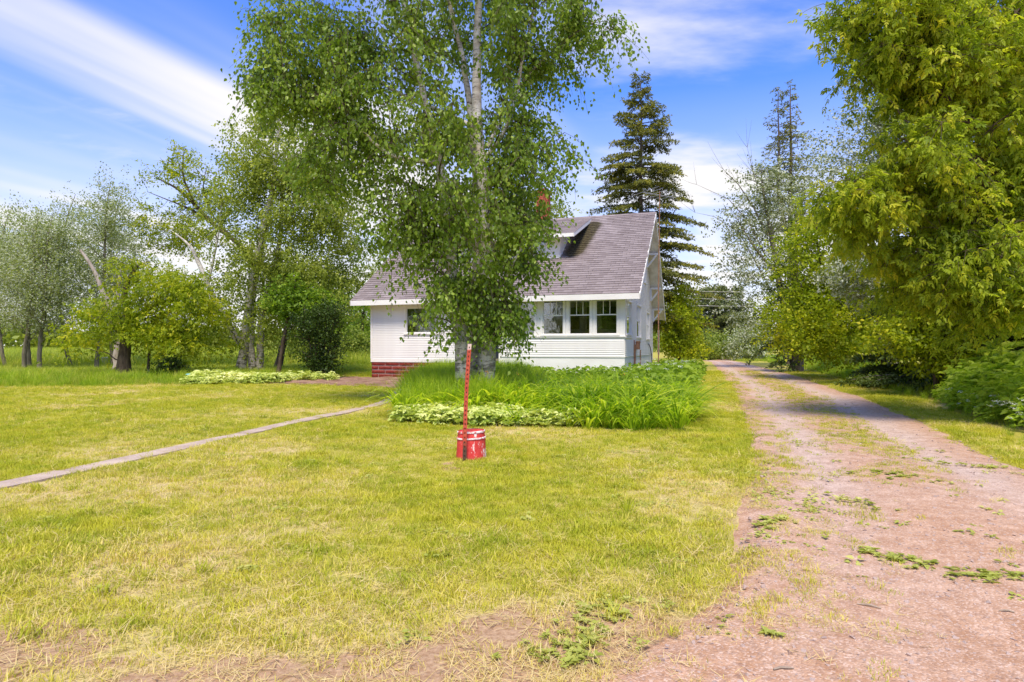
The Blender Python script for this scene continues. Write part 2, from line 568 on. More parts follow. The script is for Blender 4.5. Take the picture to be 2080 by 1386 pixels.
    gl = t.n('ShaderNodeBsdfGlossy'); gl.inputs['Roughness'].default_value = 0.02; gl.inputs['Color'].default_value = (0.9, 0.93, 0.95, 1)
    gl_n = t.bump(t.noise(1.7, 2, 0.5, t.obj()), 0.25, 0.02); t.put(gl.inputs['Normal'], gl_n)
    m = t.n('ShaderNodeMixShader')
    t.put(m.inputs[0], t.math('ADD', t.math('MULTIPLY', lw.outputs[0], 2.4), 0.09, True))
    t.t.links.new(tr.outputs[0], m.inputs[1]); t.t.links.new(gl.outputs[0], m.inputs[2])
    M['glass'] = t.done(m.outputs[0])

    # painted pail: red coat worn to white primer
    t = NT('pail_paint')
    p = t.obj()
    a = t.noise(9, 6, 0.75, t.scale(p, (1, 1, 0.35))); b_ = t.noise(26, 5, 0.75, p)
    c = t.mix(t.ramp(b_, 0.3, 0.7), (0.56, 0.035, 0.034, 1), (0.72, 0.075, 0.065, 1))
    c = t.mix(t.ramp(a, 0.59, 0.64), c, (0.84, 0.74, 0.70, 1))
    sp = t.n('ShaderNodeSeparateXYZ'); t.put(sp.inputs[0], p)
    c = t.mix(t.math('MULTIPLY', t.ramp(sp.outputs[2], 0.05, 0.0), t.ramp(b_, 0.35, 0.6)), c, (0.28, 0.16, 0.10, 1))
    M['pail_paint'] = t.done(t.bsdf(c, 0.6, 0.3, t.bump(a, 0.2, 0.006)))
    t = NT('pail_band')
    c = t.mix(t.ramp(t.noise(22, 5, 0.7, t.obj()), 0.40, 0.55), (0.55, 0.07, 0.06, 1), (0.82, 0.76, 0.74, 1))
    M['pail_band'] = t.done(t.bsdf(c, 0.6, 0.3))
    t = NT('stake_paint')
    p = t.obj()
    a = t.noise(30, 5, 0.7, p); sp = t.n('ShaderNodeSeparateXYZ'); t.put(sp.inputs[0], p)
    c = t.mix(t.ramp(a, 0.35, 0.65), (0.42, 0.055, 0.03, 1), (0.56, 0.11, 0.06, 1))
    c = t.mix(t.ramp(t.math('ADD', sp.outputs[2], t.math('MULTIPLY', a, 0.02)), 1.19, 1.205), c, (0.66, 0.50, 0.44, 1))
    c = t.mix(t.ramp(t.math('SUBTRACT', sp.outputs[2], t.math('MULTIPLY', a, 0.3)), 0.08, -0.02), c, (0.10, 0.055, 0.035, 1))
    M['stake_paint'] = t.done(t.bsdf(c, 0.65, 0.3))
    M['metal_grey'] = plain('metal_grey', (0.40, 0.40, 0.39), 0.45, 0.5, 0.15, 8, 0.6)
    M['rust'] = plain('rust', (0.30, 0.16, 0.10), 0.8, 0.2, 0.3, 12)
    M['black_metal'] = plain('black_metal', (0.03, 0.03, 0.032), 0.5, 0.4, 0.2, 5)
    M['teal_plastic'] = plain('teal_plastic', (0.25, 0.56, 0.54), 0.45, 0.4, 0.08, 5)
    M['wire'] = plain('wire', (0.62, 0.6, 0.56), 0.6, 0.3, 0.05, 5)

    # barks
    t = NT('birch_bark')
    p = t.obj()
    len_ = t.noise(4.2, 5, 0.78, t.scale(p, (1.0, 1.0, 5.0)))
    pat = t.noise(4.5, 6, 0.75, t.scale(p, (1, 1, 1.5)))
    sp = t.n('ShaderNodeSeparateXYZ'); t.put(sp.inputs[0], p)
    low = t.ramp(sp.outputs[2], 3.0, 0.2)
    c = t.mix(t.ramp(pat, 0.3, 0.7), (0.44, 0.38, 0.33, 1), (0.80, 0.76, 0.71, 1))
    c = t.mix(t.ramp(len_, 0.54, 0.63), c, (0.10, 0.085, 0.075, 1))
    c = t.mix(t.math('MULTIPLY', low, t.ramp(pat, 0.46, 0.56)), c, (0.12, 0.105, 0.075, 1))
    M['birch_bark'] = t.done(t.bsdf(c, 0.8, 0.2, t.bump(len_, 0.5, 0.02)))

    def bark(nm, a, b, sc=6):
        t = NT(nm); p = t.obj()
        x = t.noise(sc, 6, 0.7, t.scale(p, (1.5, 1.5, 0.35)))
        c = t.mix(t.ramp(x, 0.3, 0.7), a, b)
        M[nm] = t.done(t.bsdf(c, 0.9, 0.1, t.bump(x, 0.6, 0.03)))
    bark('dark_bark', (0.05, 0.036, 0.026, 1), (0.16, 0.12, 0.09, 1))
    bark('aspen_bark', (0.11, 0.095, 0.065, 1), (0.27, 0.24, 0.17, 1))
    bark('spruce_bark', (0.09, 0.07, 0.06, 1), (0.22, 0.18, 0.15, 1))
    bark('dead_wood', (0.26, 0.21, 0.17, 1), (0.48, 0.42, 0.36, 1))


make_mats()
M = MATS

# ------------------------------------------------------------------ where things are on the ground
DRV_L = np.array([(0.02, 1.2), (0.05, 2.26), (0.59, 2.6), (0.97, 3.1), (1.31, 3.9), (1.88, 5.2), (2.4, 6.3), (3.0, 7.9), (3.9, 10.7), (5.8, 16.3), (9.4, 28.4), (16.4, 52.0), (19.0, 66.0)])
DRV_R = np.array([(5.2, 1.2), (5.2, 2.3), (5.1, 2.9), (5.0, 3.6), (4.95, 4.5), (5.0, 5.6), (5.15, 6.4), (5.75, 7.9), (6.85, 10.7), (8.8, 16.3), (12.6, 28.4), (18.9, 52.0), (22.0, 66.0)])


def drive_edges(y):
    return np.interp(y, DRV_L[:, 1], DRV_L[:, 0]), np.interp(y, DRV_R[:, 1], DRV_R[:, 0])


def drive_t(x, y):
    l, r = drive_edges(y)
    return (x - l) / (r - l)


PATH = np.array([(-5.2, 2.5), (-4.9, 4.0), (-4.45, 5.5), (-3.95, 7.6), (-3.4, 10.2), (-2.9, 12.8), (-2.75, 14.3), (-2.95, 16.0), (-3.2, 18.2)])


def path_x(y): return np.interp(y, PATH[:, 1], PATH[:, 0])


BED = np.array([(-1.85, 10.0), (-1.0, 9.75), (0.67, 9.5), (1.2, 9.1), (1.75, 8.95), (2.4, 9.1), (2.85, 9.9), (3.2, 11.6), (3.7, 13.6), (4.4, 16.0), (5.4, 19.2), (6.4, 22.5), (5.8, 24.0), (4.0, 22.2), (0.5, 23.0), (-2.6, 23.6), (-2.9, 20.0), (-2.5, 16.0), (-2.1, 12.6)])


def in_poly(x, y, P):
    x = np.asarray(x); y = np.asarray(y)
    ins = np.zeros(x.shape, bool); j = len(P) - 1
    for i in range(len(P)):
        xi, yi = P[i]; xj, yj = P[j]
        c = ((yi > y) != (yj > y)) & (x < (xj - xi) * (y - yi) / (yj - yi + 1e-12) + xi)
        ins ^= c; j = i
    return ins


def gz(x, y):
    """gentle unevenness of the yard"""
    x = np.asarray(x, float); y = np.asarray(y, float)
    f = np.exp(-((np.maximum(np.abs(x) - 14, 0)) / 8) ** 2) * sstep(40, 22, y)
    return f * ((fbm(x * 0.35, y * 0.35, 3, 3) - 0.5) * 0.10 + (fbm(x * 1.6, y * 1.6, 8, 2) - 0.5) * 0.025)


def dry_mask(x, y):
    a = fbm(x * 0.55, y * 0.55, 21, 4)
    near = sstep(5.0, 2.5, y) * 0.5
    return np.clip(sstep(0.38, 0.84, a) * 0.68 + near, 0, 1)


def soil_mask(x, y):
    a = fbm(x * 1.1 + 5, y * 1.1, 33, 4)
    near = sstep(3.5, 2.3, y) * 0.75
    t = drive_t(x, y)
    edge = sstep(-0.25, 0.02, t) * sstep(7.5, 4.0, y) * 0.35
    rag = .30 * (fbm(x * 5.5, y * 5.5, 35, 3) - .5)
    return np.clip(sstep(0.70, 0.96, a + near * 0.72 + rag) + edge, 0, 1)


# ------------------------------------------------------------------ ground
def build_ground():
    xs = np.concatenate([-np.geomspace(500, 15, 22), np.arange(-14, 12.01, 0.12), np.geomspace(13, 500, 22)])
    ys = np.concatenate([[-300, -120, -50, -20, -8, -3, 0], np.arange(0.6, 20, 0.12), np.geomspace(20.3, 900, 50)])
    X, Y = np.meshgrid(xs, ys)
    x, y = X.ravel(), Y.ravel()
    z = gz(x, y)
    t = drive_t(x, y)
    z = z - 0.03 * (sstep(-0.05, 0.02, t) * sstep(1.05, 0.98, t)) * (y < 70) * (y > 1.3)
    V = np.stack([x, y, z], 1)
    nx, ny = len(xs), len(ys)
    i = np.arange(ny - 1)[:, None] * nx + np.arange(nx - 1)[None, :]
    F = np.stack([i, i + 1, i + nx + 1, i + nx], 2).reshape(-1, 4)
    me = np_mesh('ground', V, F, M['ground'], smooth=True, pt_attrs={'dry': dry_mask(x, y), 'soil': soil_mask(x, y)})
    tag(link_mesh('ground', me), kind='structure')

    # the gravel drive, a sheet with uneven edges and two worn tracks
    yy = np.concatenate([np.arange(1.25, 12, 0.07), np.geomspace(12, 66, 130)])
    tt = np.linspace(0, 1, 42)
    Yg, Tg = np.meshgrid(yy, tt, indexing='ij')
    l, r = drive_edges(Yg)
    w = 0.12 * (fbm(Yg * 2.1, Yg * 0 + 3, 4, 4) - 0.5) * 2
    w2 = 0.12 * (fbm(Yg * 2.3, Yg * 0 + 9, 5, 4) - 0.5) * 2
    l = l + w; r = r + w2
    Xg = l + (r - l) * Tg
    edge = np.minimum(Tg, 1 - Tg)
    tr = np.exp(-((Tg - 0.24) / 0.11) ** 2) + np.exp(-((Tg - 0.74) / 0.11) ** 2)
    Zg = gz(Xg, Yg) - 0.034 * sstep(0, 0.02, edge) + 0.036 * sstep(0.0, 0.06, edge) + 0.004 - 0.018 * tr * sstep(2.5, 6, Yg)
    Zg = np.where(edge <= 0, gz(Xg, Yg) - 0.03, Zg)
    V = np.stack([Xg, Yg, Zg], 2).reshape(-1, 3)
    nx, ny = len(tt), len(yy)
    i = np.arange(ny - 1)[:, None] * nx + np.arange(nx - 1)[None, :]
    F = np.stack([i, i + 1, i + nx + 1, i + nx], 2).reshape(-1, 4)
    me = np_mesh('driveway', V, F, M['gravel'], smooth=True, pt_attrs={'track': (tr * sstep(2.0, 7, Yg)).ravel()})
    tag(link_mesh('driveway', me), kind='structure')

    # gravel lane crossing behind
    mb = MB()
    for k in range(24):
        x0, x1 = -6 + k * 1.25, -6 + (k + 1) * 1.25
        mb.poly([(x0 + 12, 61.0 + 0.4 * math.sin(k), 0.012), (x1 + 12, 61.0 + 0.4 * math.sin(k + 1), 0.012), (x1 + 12, 68.0, 0.012), (x0 + 12, 68.0, 0.012)], [(0, 1, 2, 3)])
    o = mb.build('lane', M['gravel']); tag(o, kind='structure')

    # concrete garden path: cast slabs, half grown over
    root = empty('path'); tag(root, kind='structure')
    y = 2.6; k = 0
    while y < 18.0:
        L = 1.15 + 0.25 * rng.random()
        y1 = min(y + L, 18.2)
        a = np.array([path_x(y + 0.01), y + 0.012]); b = np.array([path_x(y1 - 0.01), y1 - 0.012])
        d = (b - a) / np.linalg.norm(b - a); n = np.array([-d[1], d[0]])
        w = 0.135; za = float(gz(*a)) + 0.006 + 0.014 * rng.random(); zb = float(gz(*b)) + 0.006 + 0.014 * rng.random()
        mb = MB(); p = []
        seg = 6
        for s in range(seg + 1):
            c = a + (b - a) * s / seg; z = za + (zb - za) * s / seg
            wl = w + 0.05 * (vnoise(c[1] * 3, 1.0, 5) - .5); wr = w + 0.05 * (vnoise(c[1] * 3, 7.0, 5) - .5)
            p += [(c[0] + n[0] * wl, c[1] + n[1] * wl, z), (c[0] - n[0] * wr, c[1] - n[1] * wr, z),
                  (c[0] - n[0] * wr, c[1] - n[1] * wr, z - 0.09), (c[0] + n[0] * wl, c[1] + n[1] * wl, z - 0.09)]
        fs = []
        for s in range(seg):
            q = s * 4
            for e in range(4): fs.append((q + e, q + (e + 1) % 4, q + 4 + (e + 1) % 4, q + 4 + e)[::-1])
        fs += [(0, 1, 2, 3)[::-1], (seg * 4, seg * 4 + 1, seg * 4 + 2, seg * 4 + 3)]
        mb.poly(p, fs)
        mb.build('slab', M['concrete'], root)
        y = y1; k += 1

    # bare earth in front of the house foundation
    P = [(-8.6, 21.0), (-7.8, 20.2), (-6.0, 19.6), (-4.4, 19.1), (-3.1, 18.4), (-2.4, 18.6), (-2.3, 21.0), (-2.5, 23.6), (-6.5, 24.9), (-7.6, 24.2)]
    P = np.array(P); n = 90
    gx, gy = np.meshgrid(np.linspace(-9, -2, n), np.linspace(18, 25.2, n))
    jx = gx + 0.25 * (fbm(gx * 1.5, gy * 1.5, 61, 3) - .5) * 2; jy = gy + 0.3 * (fbm(gx * 1.5, gy * 1.5, 71, 3) - .5) * 2
    ins = in_poly(jx.ravel(), jy.ravel(), P)
    zz = gz(gx, gy) + 0.012 + 0.09 * fbm(gx * 2.5, gy * 2.5, 81, 4) * sstep(19.5, 22.5, gy)
    V = np.stack([gx, gy, zz], 2).reshape(-1, 3)
    i = (np.arange(n - 1)[:, None] * n + np.arange(n - 1)[None, :]).ravel()
    F = np.stack([i, i + 1, i + n + 1, i + n], 1)
    F = F[ins[F].all(1)]
    tag(link_mesh('soil_patch', np_mesh('soil_patch', V, F, M['bare_soil'], smooth=True)), kind='structure')


build_ground()

# ------------------------------------------------------------------ the house
HA = R(18.5)
HO = (4.244, 21.0, 0.0)
EAVE, RIDGE, RY, BACK, BACKZ = 3.02, 6.79, 5.38, 9.77, 2.62
LEN = 11.08
TF = (RIDGE - EAVE) / RY
TB = (RIDGE - BACKZ) / (BACK - RY)
X0, XL, YW, YB = -0.551, -10.45, 0.45, 9.30


def roof_z(y): return EAVE + TF * y if y <= RY else RIDGE - TB * (y - RY)


def to_world(x, y, z=0.0):
    c, s = math.cos(HA), math.sin(HA)
    return (HO[0] + x * c + y * s, HO[1] - x * s + y * c, z)


def lap_wall(parent, axis, fixed, u0, u1, z0, z1, pitch, openings, top=None):
    """lap siding: every board a piece of its own, cut at the openings.
    axis 'x': boards run along local x on the plane y=fixed facing -y; axis 'y': along y on the plane x=fixed facing +x"""
    z = z0
    cache = {}
    while z < z1 - 0.012:
        zt = min(z + pitch, z1)
        zm = 0.5 * (z + zt)
        a0, a1 = u0, u1
        if top:
            a0, a1 = top(zt)
            a0, a1 = max(a0, u0), min(a1, u1)
            if a1 - a0 < 0.05: break
        segs = [(a0, a1)]
        for (o0, o1, oz0, oz1) in openings:
            if zt > oz0 + 0.004 and z < oz1 - 0.004:
                ns = []
                for s0, s1 in segs:
                    if o1 <= s0 or o0 >= s1: ns.append((s0, s1)); continue
                    if o0 > s0: ns.append((s0, o0))
                    if o1 < s1: ns.append((o1, s1))
                segs = ns
        for s0, s1 in segs:
            if s1 - s0 < 0.02: continue
            L = s1 - s0
            key = (round(L, 3), round(zt - z, 3))
            if key not in cache:
                h = zt - z
                mb = MB()
                if axis == 'x':
                    p = [(0, -0.024, 0), (L, -0.024, 0), (L, 0.0, 0), (0, 0.0, 0), (0, -0.004, h - 0.0015), (L, -0.004, h - 0.0015), (L, 0.0, h - 0.0015), (0, 0.0, h - 0.0015)]
                else:
                    p = [(0.024, 0, 0), (0.024, L, 0), (0.0, L, 0), (0.0, 0, 0), (0.004, 0, h - 0.0015), (0.004, L, h - 0.0015), (0.0, L, h - 0.0015), (0.0, 0, h - 0.0015)]
                mb.hexa(p)
                cache[key] = mb.mesh('siding_board', M['white_paint'])
            o = link_mesh('siding_board', cache[key], parent)
            o.location = (s0, fixed, z) if axis == 'x' else (fixed, s0, z)
        z = zt


def window(parent, axis, fixed, u0, u1, z0, z1, meet=None, lights=3, casing=0.07, out=1):
    """one window: casing, sashes with glazing bars, one pane per light"""
    w = MB()
    P = 0.034

    def B(mb, a0, a1, d0, d1, b0, b1):
        if axis == 'x': mb.box(a0, a1, fixed - d1, fixed - d0, b0, b1)
        else: mb.box(fixed + d0, fixed + d1, a0, a1, b0, b1)
    # casing round the opening
    B(w, u0 - casing, u0, -0.06, P, z0, z1)
    B(w, u1, u1 + casing, -0.06, P, z0, z1)
    B(w, u0 - casing, u1 + casing, -0.06, P + 0.004, z1, z1 + casing)
    win = w.build('window', M['white_paint'], parent)
    s = MB(); B(s, u0 - casing - 0.02, u1 + casing + 0.02, -0.06, P + 0.03, z0 - 0.045, z0)
    s.build('sill', M['white_paint'], win)
    t = 0.035
    f = MB()
    B(f, u0, u0 + t, -0.045, -0.01, z0, z1); B(f, u1 - t, u1, -0.045, -0.01, z0, z1)
    B(f, u0 + t, u1 - t, -0.045, -0.01, z0, z0 + t * 1.3); B(f, u0 + t, u1 - t, -0.045, -0.01, z1 - t, z1)
    if meet: B(f, u0 + t, u1 - t, -0.050, -0.004, meet - 0.02, meet + 0.02)
    f.build('sash', M['white_paint'], win)
    cells = []
    if meet:
        cells.append((u0 + t, u1 - t, z0 + t * 1.3, meet - 0.02))
        g = (u1 - u0 - 2 * t) / lights
        for k in range(lights):
            a = u0 + t + g * k
            cells.append((a, a + g, meet + 0.02, z1 - t))
            if k:
                m = MB(); B(m, a - 0.010, a + 0.010, -0.040, -0.006, meet + 0.02, z1 - t); m.build('glazing_bar', M['white_paint'], win)
    else:
        cells.append((u0 + t, u1 - t, z0 + t * 1.3, z1 - t))
    for (a, b, c, d) in cells:
        m = MB(); B(m, a - 0.003, b + 0.003, -0.030, -0.025, c - 0.003, d + 0.003); m.build('pane', M['glass'], win)
    return win


def build_house():
    H = empty('white_house', HO, -HA)
    tag(H, 'white one-and-a-half storey wooden house with mauve grey shingle roof and glazed porch', 'house')
    # ---- cores behind the siding (leave the window openings free)
    core = MB()
    T = 0.10
    zb = 0.63
    WL = (-8.92, -7.52, 1.74, 2.72)                       # left picture window
    PW = [(-4.62, -3.76), (-3.46, -2.70), (-2.50, -1.745), (-1.555, -0.80)]   # porch windows
    PZ0, PZ1, PM = 1.645, 2.86, 2.335
    DR = (-6.02, -5.13)                                   # front door opening
    # front wall, left wing
    def front_piece(a, b, c, d): core.box(a, b, YW, YW + T, c, d)
    front_piece(XL, WL[0], zb, 3.2); front_piece(WL[1], DR[0], zb, 3.2)
    front_piece(WL[0], WL[1], zb, WL[2]); front_piece(WL[0], WL[1], WL[3], 3.2)
    front_piece(DR[0], DR[1], 2.75, 3.2)
    front_piece(DR[1], X0, 0.20, PZ0); front_piece(DR[1], X0, PZ1, 3.2)
    prev = DR[1]
    for (a, b) in PW:
        front_piece(prev, a, PZ0, PZ1); prev = b
    front_piece(prev, X0, PZ0, PZ1)
    # side (gable) wall
    SW = [(0.72, 1.98, 1.66, 2.83, 2.30), (3.45, 4.75, 1.60, 2.84, 2.25), (6.75, 7.85, 1.58, 2.72, 2.18)]
    GW = (6.0, 6.55, 3.98, 4.62)
    cuts = sorted([(a, b, c, d) for a, b, c, d, _ in SW])
    y = YW + T
    for a, b, c, d in cuts:
        core.box(X0 - T, X0, y, a, 0.3, 3.0); core.box(X0 - T, X0, a, b, 0.3, c); core.box(X0 - T, X0, a, b, d, 3.0); y = b
    core.box(X0 - T, X0, y, YB, 0.3, 2.62)
    core.box(XL, XL + T, YW + T, YB, zb, 2.62); core.box(XL, X0, YB - T, YB, 0.3, 2.62)
    # gable triangles (right one seen)
    for xa in (X0 - T, XL):
        z0 = 3.0 if xa != XL else 2.62
        pts = [(YW + T, z0), (YB - (3.0 - 2.62) / TB - 0.3 if z0 == 3.0 else YB, z0), (RY, RIDGE - 0.16)]
        pts[0] = (max(YW, (z0 + 0.12 - EAVE) / TF), z0)
        p = [(xa, a, b) for a, b in pts] + [(xa + T, a, b) for a, b in pts]
        core.poly(p, [(0, 2, 1), (3, 4, 5), (0, 1, 4, 3), (1, 2, 5, 4), (2, 0, 3, 5)])
    wall = core.build('wall', M['white_paint'], H)
    # floor and walls behind the glass; inner walls coloured near-black as room shade
    r = MB()
    r.box(XL + T, X0 - T, YW + T, YB - T, 0.70, 0.78)
    r.build('floor_deck', M['wall_inner'], H)
    r = MB(); r.box(DR[1] - 0.02, X0 - T - 0.01, 2.55, 2.62, 0.78, 1.9); r.box(DR[1] - 0.02, X0 - T - 0.01, 2.55, 2.62, 2.75, 3.3)
    for a, b in ((-5.15, -4.3), (-3.65, -3.1), (-2.05, -1.75), (-1.2, X0 - T - .01)): r.box(a, b, 2.555, 2.615, 1.9, 2.75)
    r.build('porch_back_wall', M['curtain'], H)
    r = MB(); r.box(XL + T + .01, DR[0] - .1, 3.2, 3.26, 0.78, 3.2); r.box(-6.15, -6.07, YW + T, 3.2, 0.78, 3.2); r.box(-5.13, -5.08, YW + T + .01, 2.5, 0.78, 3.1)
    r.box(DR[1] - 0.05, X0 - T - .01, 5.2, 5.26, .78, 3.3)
    r.build('inner_wall', M['room_shade'], H)
    r = MB(); r.box(XL + T, X0 - T, YW + T, YB - T, 3.02, 3.06); r.build('ceiling', M['wall_inner'], H)
    for a, b in ((-4.55, -3.95), (-2.25, -1.98)):
        c = MB(); n = 10; p = []
        for k in range(n + 1):
            xx = a + (b - a) * k / n; yy = 1.0 + 0.03 * (k % 2)
            p += [(xx, yy, 1.5), (xx, yy, 2.95)]
        c.poly(p, [(2 * k, 2 * k + 2, 2 * k + 3, 2 * k + 1) for k in range(n)])
        c.build('curtain', M['curtain'], H)
    # ---- siding, board by board
    ops = [(WL[0] - .07, WL[1] + .07, WL[2] - .045, WL[3] + .07)]
    lap_wall(wall, 'x', YW - 0.002, XL + 0.07, DR[0] - 0.09, 0.76, 2.93, 0.0655, ops)
    lap_wall(wall, 'x', YW - 0.002, DR[1] + 0.07, X0 - 0.02, 0.90, 1.50, 0.0655, [])
    sops = [(a - .07, b + .07, c - .045, d + .07) for a, b, c, d, _ in SW] + [(GW[0] - .06, GW[1] + .06, GW[2] - .045, GW[3] + .06), (YW, 2.15, 1.50, 2.95)]

    def gable(z):
        a = (z + 0.13 - EAVE) / TF if z > 2.6 else YW
        b = RY + (RIDGE - 0.13 - z) / TB if z > 2.4 else YB
        return max(YW, a), min(YB - 0.05, b)
    lap_wall(wall, 'y', X0 + 0.002, YW + 0.02, YB - 0.05, 0.88, RIDGE - 0.3, 0.0655, sops, gable)
    # trim boards
    def part(name, mat, *boxes):
        m = MB()
        for b in boxes: m.box(*b)
        return m.build(name, mat, H)
    part('skirt_board', M['white_paint'], (XL - 0.01, DR[0] - 0.09, YW - 0.030, YW, 0.63, 0.757))
    part('corner_board', M['white_paint'], (XL - 0.02, XL + 0.068, YW - 0.03, YW, 0.76, 2.93))
    part('corner_board', M['white_paint'], (-6.885, -6.875, YW - 0.024, YW - 0.016, 0.76, 2.9))
    part('skirt_board', M['white_paint'], (DR[1] + 0.07, X0 + 0.02, YW - 0.024, YW - 0.002, 0.855, 0.897))
    part('sill_board', M['white_paint'], (DR[1] + 0.06, X0 + 0.034, YW - 0.055, YW - 0.001, 1.555, 1.60))
    part('sill_board', M['white_paint'], (DR[1] + 0.06, X0 + 0.02, YW - 0.022, YW - 0.001, 1.502, 1.552))
    part('sill_board', M['white_paint'], (X0 + 0.001, X0 + 0.05, YW + 0.002, 2.17, 1.535, 1.585))
    part('corner_post', M['white_paint'], (-0.728, X0 + 0.016, YW - 0.026, YW - 0.001, 1.60, 2.93))
    part('corner_post', M['white_paint'], (X0 + 0.001, X0 + 0.018, YW + 0.001, 0.645, 1.585, 2.93))
    part('corner_post', M['white_paint'], (X0 + 0.001, X0 + 0.018, 2.055, 2.15, 1.585, 2.93))
    part('frieze_board', M['white_paint'], (DR[1] + 0.06, X0 + 0.01, YW - 0.018, YW - 0.001, 2.932, 3.05))
    part('corner_board', M['white_paint'], (X0 + 0.001, X0 + 0.028, YB - 0.16, YB + 0.012, 0.6, 2.70))
    for a, b in ((-3.688, -3.532), (-2.628, -2.572), (-1.673, -1.627)): part('mullion', M['white_paint'], (a, b, YW - 0.012, YW - 0.001, 1.602, 2.93))
    # windows
    wn_ = window(H, 'x', YW - 0.004, *WL[:2], WL[2], WL[3], None, 1, 0.07); wn_['label'] = 'wide single pane window half hidden by birch leaves'
    for a, b in PW: window(H, 'x', YW - 0.004, a, b, PZ0, PZ1, PM, 3, 0.07)
    for a, b, c_, d, m_ in SW: window(H, 'y', X0 + 0.004, a, b, c_, d, m_, 2, 0.07)
    gwin = window(H, 'y', X0 + 0.004, GW[0], GW[1], GW[2], GW[3], None, 1, 0.055)
    part('gable_shade_panel', M['room_shade'], (X0 - T - .02, X0 - T - .01, GW[0] - .1, GW[1] + .1, GW[2] - .1, GW[3] + .1))  # thin dark sheet behind the pane, painted shade instead of a room
    # front door, set back between wing and porch
    d = part('door', M['door_paint'], (DR[0] + .02, DR[1] - .02, YW + 0.30, YW + 0.35, 0.78, 2.74))
    hb = MB(); hb.tube([(DR[0] + .12, YW + .29, 1.75), (DR[0] + .12, YW + .22, 1.75)], [0.022, 0.03], 8); hb.build('handle', M['metal_grey'], d)
    part('door_casing', M['white_paint'], (DR[0] - .09, DR[0], YW - .03, YW + .3, .64, 2.93), (DR[1], DR[1] + .065, YW - .03, YW - .003, .64, 2.93))
    part('door_step', M['concrete'], (DR[0] - .1, DR[1] + .1, YW - .75, YW - .05, 0.0, 0.45))
    # ---- foundation: rock faced red blocks in pale mortar
    fnd = MB(); fnd.box(XL + .035, DR[0] - .1, YW + .012, YW + .2, -0.2, 0.63); fnd.box(XL + .02, XL + .2, YW + .2, YB, -.2, .63)
    f = fnd.build('foundation', M['mortar'], H)
    bl, bh, gap = 0.605, 0.150, 0.020
    for c_ in range(5):
        zt = 0.628 - c_ * (bh + 0.006) - 0.0
        x = XL + 0.02 - (0.5 * bl if c_ % 2 else 0.0)
        while x < DR[0] - 0.15:
            a, b = max(x, XL + 0.02), min(x + bl - gap, DR[0] - 0.1)
            if b - a > 0.05:
                m = MB(); n = 5; p = []
                z0, z1 = zt - bh + gap, zt - gap * 0.2
                for k in range(n + 1):
                    xx = a + (b - a) * k / n; e = 0.0 if k in (0, n) else 1.0
                    p += [(xx, YW - 0.002, z0), (xx, YW - 0.006 - e * (0.012 + 0.014 * rng.random()), z0 + 0.3 * (z1 - z0)),
                          (xx, YW - 0.006 - e * (0.012 + 0.014 * rng.random()), z0 + 0.75 * (z1 - z0)), (xx, YW - 0.002, z1)]
                fs = []
                for k in range(n):
                    for e in range(3): fs.append((4 * k + e, 4 * k + 4 + e, 4 * k + 5 + e, 4 * k + 1 + e))
                # thickness back to the mortar
                nb = len(p); p += [(a, YW + .02, z0), (b, YW + .02, z0), (b, YW + .02, z1), (a, YW + .02, z1)]
                fs += [(nb, nb + 1, 4 * n, 0), (3, 4 * n + 3, nb + 2, nb + 3), (nb, 0, 1, 2, 3, nb + 3), (nb + 1, nb + 2, 4 * n + 3, 4 * n + 2, 4 * n + 1, 4 * n)]
                m.poly(p, fs); m.build('brick', M['red_block'], f)
            x += bl
    part('pier', M['white_paint'], (-0.70, X0 - .005, YW + .02, YW + .2, -0.1, .854))
    part('porch_skirt', M['weathered_white'], (DR[1] + .1, -0.72, YW + .06, YW + .1, -0.1, .85), (X0 - .08, X0 - .04, YW + .25, YB - .1, -0.1, .87))
    # ---- roof deck, fascia, soffit
    th = 0.10
    dk = MB()
    prof = [(0.0, EAVE), (RY, RIDGE), (BACK, BACKZ)]
    p = []
    for x in (-LEN, 0.0):
        p += [(x, 0.0, EAVE - 0.02), (x, RY, RIDGE - 0.02), (x, BACK, BACKZ - 0.02), (x, BACK, BACKZ - th), (x, RY, RIDGE - th - .03), (x, 0.0, EAVE - th)]
    dk.poly(p, [(0, 1, 7, 6), (1, 2, 8, 7), (2, 3, 9, 8), (3, 4, 10, 9), (4, 5, 11, 10), (5, 0, 6, 11), (0, 5, 4, 1), (1, 4, 3, 2), (6, 7, 10, 11), (7, 8, 9, 10)])
    roof = dk.build('roof', M['weathered_white'], H)
    part('fascia', M['white_paint'], (-LEN - .02, 0.02, -0.030, 0.0, EAVE - 0.20, EAVE - 0.008))
    part('soffit', M['white_paint'], (-LEN + .02, -0.02, 0.0, YW - 0.001, EAVE - 0.125, EAVE - 0.103))
    for x in (0.0, -LEN - .03):
        m = MB()
        w = 0.16
        for (ya, za), (yb, zb_) in (((-.03, EAVE - .02), (RY, RIDGE)), ((RY, RIDGE), (BACK, BACKZ))):
            m.hexa([(x, ya, za - w), (x + .03, ya, za - w), (x + .03, yb, zb_ - w), (x, yb, zb_ - w), (x, ya, za - .006), (x + .03, ya, za - .006), (x + .03, yb, zb_ - .006), (x, yb, zb_ - .006)])
        m.build('rake_board', M['white_paint'], H)
    # brackets under the right rake
    for yb, front in ((1.9, 1), (4.3, 1), (6.75, 0), (8.2, 0), (9.15, 0)):
        z = roof_z(yb) - 0.17
        m = MB()
        m.box(X0 + .018, -0.03, yb - .045, yb + .045, z - .09, z - .004)
        m.box(X0 + .018, X0 + .10, yb - .044, yb + .044, z - .62, z - .092)
        m.bar((X0 + .06, yb, z - .60), (-.10, yb, z - .10), .07, .07)
        m.build('bracket', M['white_paint'], H)
    # ---- shingles on the front slope
    sl = math.hypot(RY, RIDGE - EAVE); ex = 0.165; nr = int(sl / ex)
